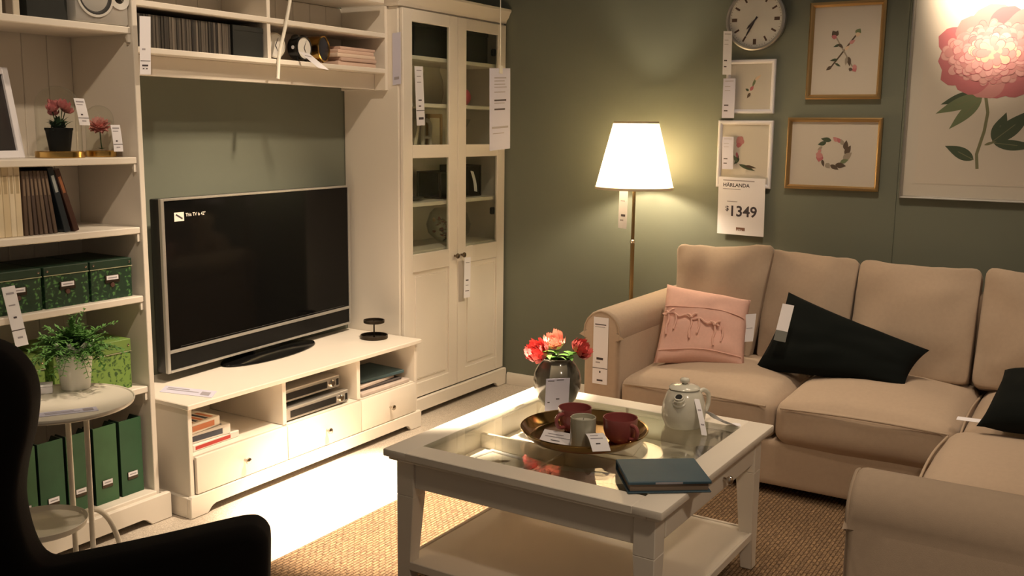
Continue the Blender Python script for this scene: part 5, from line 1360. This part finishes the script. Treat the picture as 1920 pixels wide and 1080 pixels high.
# ---- blue book on the table corner
t = thing('blue_book', 'teal blue hardcover book on the front corner of the coffee table', 'book', (.090, -2.362, TZ), R(-54))
bm = NB(); box(bm, (-.1155, -.095, .0255), (.1155, .095, .0345), .002); 
box(bm, (-.1155, -.095, .0008), (.1155, .095, .0055), .002); box(bm, (-.1155, .0905, .0055), (.1155, .095, .0255)); part('cover', bm, mat('teal_cloth', (.035, .085, .125), .55, noise_amt=.08, nscale=40), t, local=True)
bm = NB(); box(bm, (-.1085, -.086, .0057), (.1085, .090, .0253)); part('page_block', bm, mat('dun_pages', (.20, .15, .11), .8), t, local=True)
bm = NB(); box(bm, (-.04, -.0957, .0275), (.035, -.0951, .0325)); part('cover_print', bm, INK_L, t, local=True)

# ================================================================== SIDE TABLE WITH FERN
STX, STY = -.668, -.730
MW = mat('white_metal', (.78, .74, .64), .35)
st = thing('side_table', 'round white metal side table with lower tray beside the bookcase', 'side table', (STX, STY, 0))
bm = NB(); lathe(bm, [(0, .648), (.206, .648), (.212, .652), (.2145, .658), (.2145, .663), (.211, .663), (.209, .6595), (0, .6595)], (0, 0, 0), 64, cap=False); part('table_top', bm, MW, st, local=True)
bm = NB(); lathe(bm, [(0, .262), (.120, .262), (.130, .268), (.135, .285), (.133, .286), (.127, .271), (.118, .2665), (0, .2665)], (-.046, .060, 0), 56, cap=False); part('lower_tray', bm, MW, st, local=True)
for pth in ([(.108, .125, .6475), (.108, .125, .30), (.108, .125, .0005)],
            smooth_path([(.065, -.010, .6475), (.086, .004, .640), (.097, .014, .610), (.099, .017, .55), (.099, .019, .28), (.099, .019, .0005)], 6),
            smooth_path([(.080, .045, .272), (.140, .048, .262), (.190, .050, .200), (.215, .040, .10), (.222, .038, .0005)], 6),
            smooth_path([(-.17, .04, .6475), (-.172, .04, .3), (-.175, .04, .0005)], 4)):
    bm = NB(); tube(bm, pth, .0085, 12); part('leg', bm, MW, st, local=True)
PZ = .6602
FX, FY = -.540, -.628
t = thing('potted_fern', 'bushy green fern in a white scalloped pot on the side table', 'potted plant', (FX, FY, PZ))
bm = NB()
def sc(r, h, a):
    if h > .12: h = h + .010 * math.cos(8 * a); r = r + .003 * math.cos(8 * a)
    return r, h
lathe(bm, [(0, .0), (.041, .0), (.043, .003), (.052, .09), (.058, .145), (.056, .145), (.050, .09), (.046, .08), (0, .08)], (0, 0, 0), 64, cap=False, fn=sc); part('pot', bm, mat('white_pierced_metal', (.82, .80, .74), .4), t, local=True)
bm = NB(); rn = random.Random(4)
for k in range(270):
    a = rn.uniform(0, 6.28); e = R(rn.uniform(0, 90)); L = rn.uniform(.045, .135) * (1.0 if k > 5 else 1.35); dr_ = rn.uniform(.25, .8)
    d = Vector((math.cos(a) * math.cos(e), math.sin(a) * math.cos(e), math.sin(e))); p0 = Vector((d.x * .025, d.y * .025, .125))
    pth = [p0 + d * L * q / 9 - Vector((0, 0, 1)) * dr_ * L * (q / 9) ** 2 * .8 for q in range(10)]
    tube(bm, pth, .0009, 4)
    for q in range(2, 10):
        for s in (-1, 1):
            tt = (pth[min(9, q + 1)] - pth[q - 1]).normalized(); sd = tt.cross(Vector((0, 0, 1))).normalized() * s
            leaf(bm, pth[q], sd + tt * .6 + Vector((rn.uniform(-.5, .5), rn.uniform(-.5, .5), rn.uniform(-.5, .6))), rn.uniform(.010, .020), .0075, seg=2)
part('foliage', bm, mat('fern_green', (.085, .22, .045), .55, noise_amt=.35, nscale=50), t, local=True, kind='stuff', angle=80)
t = thing('tissue_box', 'small white box behind the fern on the side table', 'box', (-.640, -.590, PZ), R(-35))
bm = NB(); box(bm, (-.038, -.022, 0), (.038, .022, .022), .002); part('box_body', bm, PAPER, t, local=True); bm = NB(); box(bm, (-.0385, -.0225, .0222), (.0385, .0225, .028), .001); part('lid', bm, PAPER, t, local=True)
bm = NB(); lathe(bm, [(0, 0), (.018, 0), (.030, .038), (.028, .038), (.016, .004), (0, .004)], (-.735, -.62, PZ + .0002), 24, cap=False); solo('small_bowl', bm, MATS['white_pierced_metal'], 'small white cup at the left of the side table', 'cup', angle=60)
paper_tag('price_sheet', 'long lilac price sheet lying on the round side table', (-.775, -.790, PZ + .0012), (-.640, -.868, PZ + .0012), (-.795, -.830, PZ + .0012), [(.1, .6, .3, .4, 1), (.1, .7, .6, .7, 1), (.75, .93, .2, .8, 1)], material=PAPER_L)

# ================================================================== WING CHAIR
wchr = thing('wing_chair', 'black upholstered wing chair in the left foreground', 'armchair', (-.87, -1.787, 0), R(-50))
sidep = [(0.0, .17), (.012, .40), (.019, .55), (.014, .585), (-.004, .604), (-.025, .609), (-.070, .603), (-.226, .571), (-.40, .540), (-.450, .534), (-.478, .556), (-.496, .613), (-.503, .687), (-.492, .76), (-.472, .832), (-.461, .90), (-.464, .945), (-.476, .977), (-.504, 1.011), (-.545, 1.032), (-.62, 1.045), (-.70, 1.035), (-.76, .98), (-.73, .6), (-.68, .17)]
sidep = [(.0, .17)] + [(q.x, q.z) for q in smooth_path([(p[0], 0, p[1]) for p in sidep[1:-2]], 3)] + sidep[-2:]
for ya, yb in ((.030, -.085), (-.655, -.770)):
    bm = NB(); rounded_slab(bm, sidep, ya, yb, .032); part('wing_arm', bm, CHAIR_F, wchr, local=True, angle=60)
bm = NB()
bk = [(-.52, .40), (-.62, .99), (-.65, 1.04), (-.70, 1.04), (-.75, .99), (-.66, .17), (-.50, .17)]
extrude_poly(bm, bk, 'y', -.0855, -.6545, .02, 3); part('backrest', bm, CHAIR_F, wchr, local=True, angle=60)
bm = NB(); soft_box(bm, (-.50, -.654, .30), (.02, -.086, .45), .04, 8, (0, 0, .02)); part('seat_cushion', bm, CHAIR_F, wchr, local=True, angle=60)
bm = NB(); soft_box(bm, (-.66, -.654, .17), (.0, -.086, .299), .02, 6); part('seat_base', bm, CHAIR_F, wchr, local=True, angle=60)
for x, y in ((-.04, .0), (-.04, -.74), (-.62, .0), (-.62, -.74)):
    bm = NB(); w1, w2 = .022, .014; z0 = .011
    hexa(bm, [(x - w2, y - w2, z0), (x + w2, y - w2, z0), (x + w2, y + w2, z0), (x - w2, y + w2, z0), (x - w1, y - w1, .172), (x + w1, y - w1, .172), (x + w1, y + w1, .172), (x - w1, y + w1, .172)], .003); part('leg', bm, DARKWOOD, wchr, local=True)
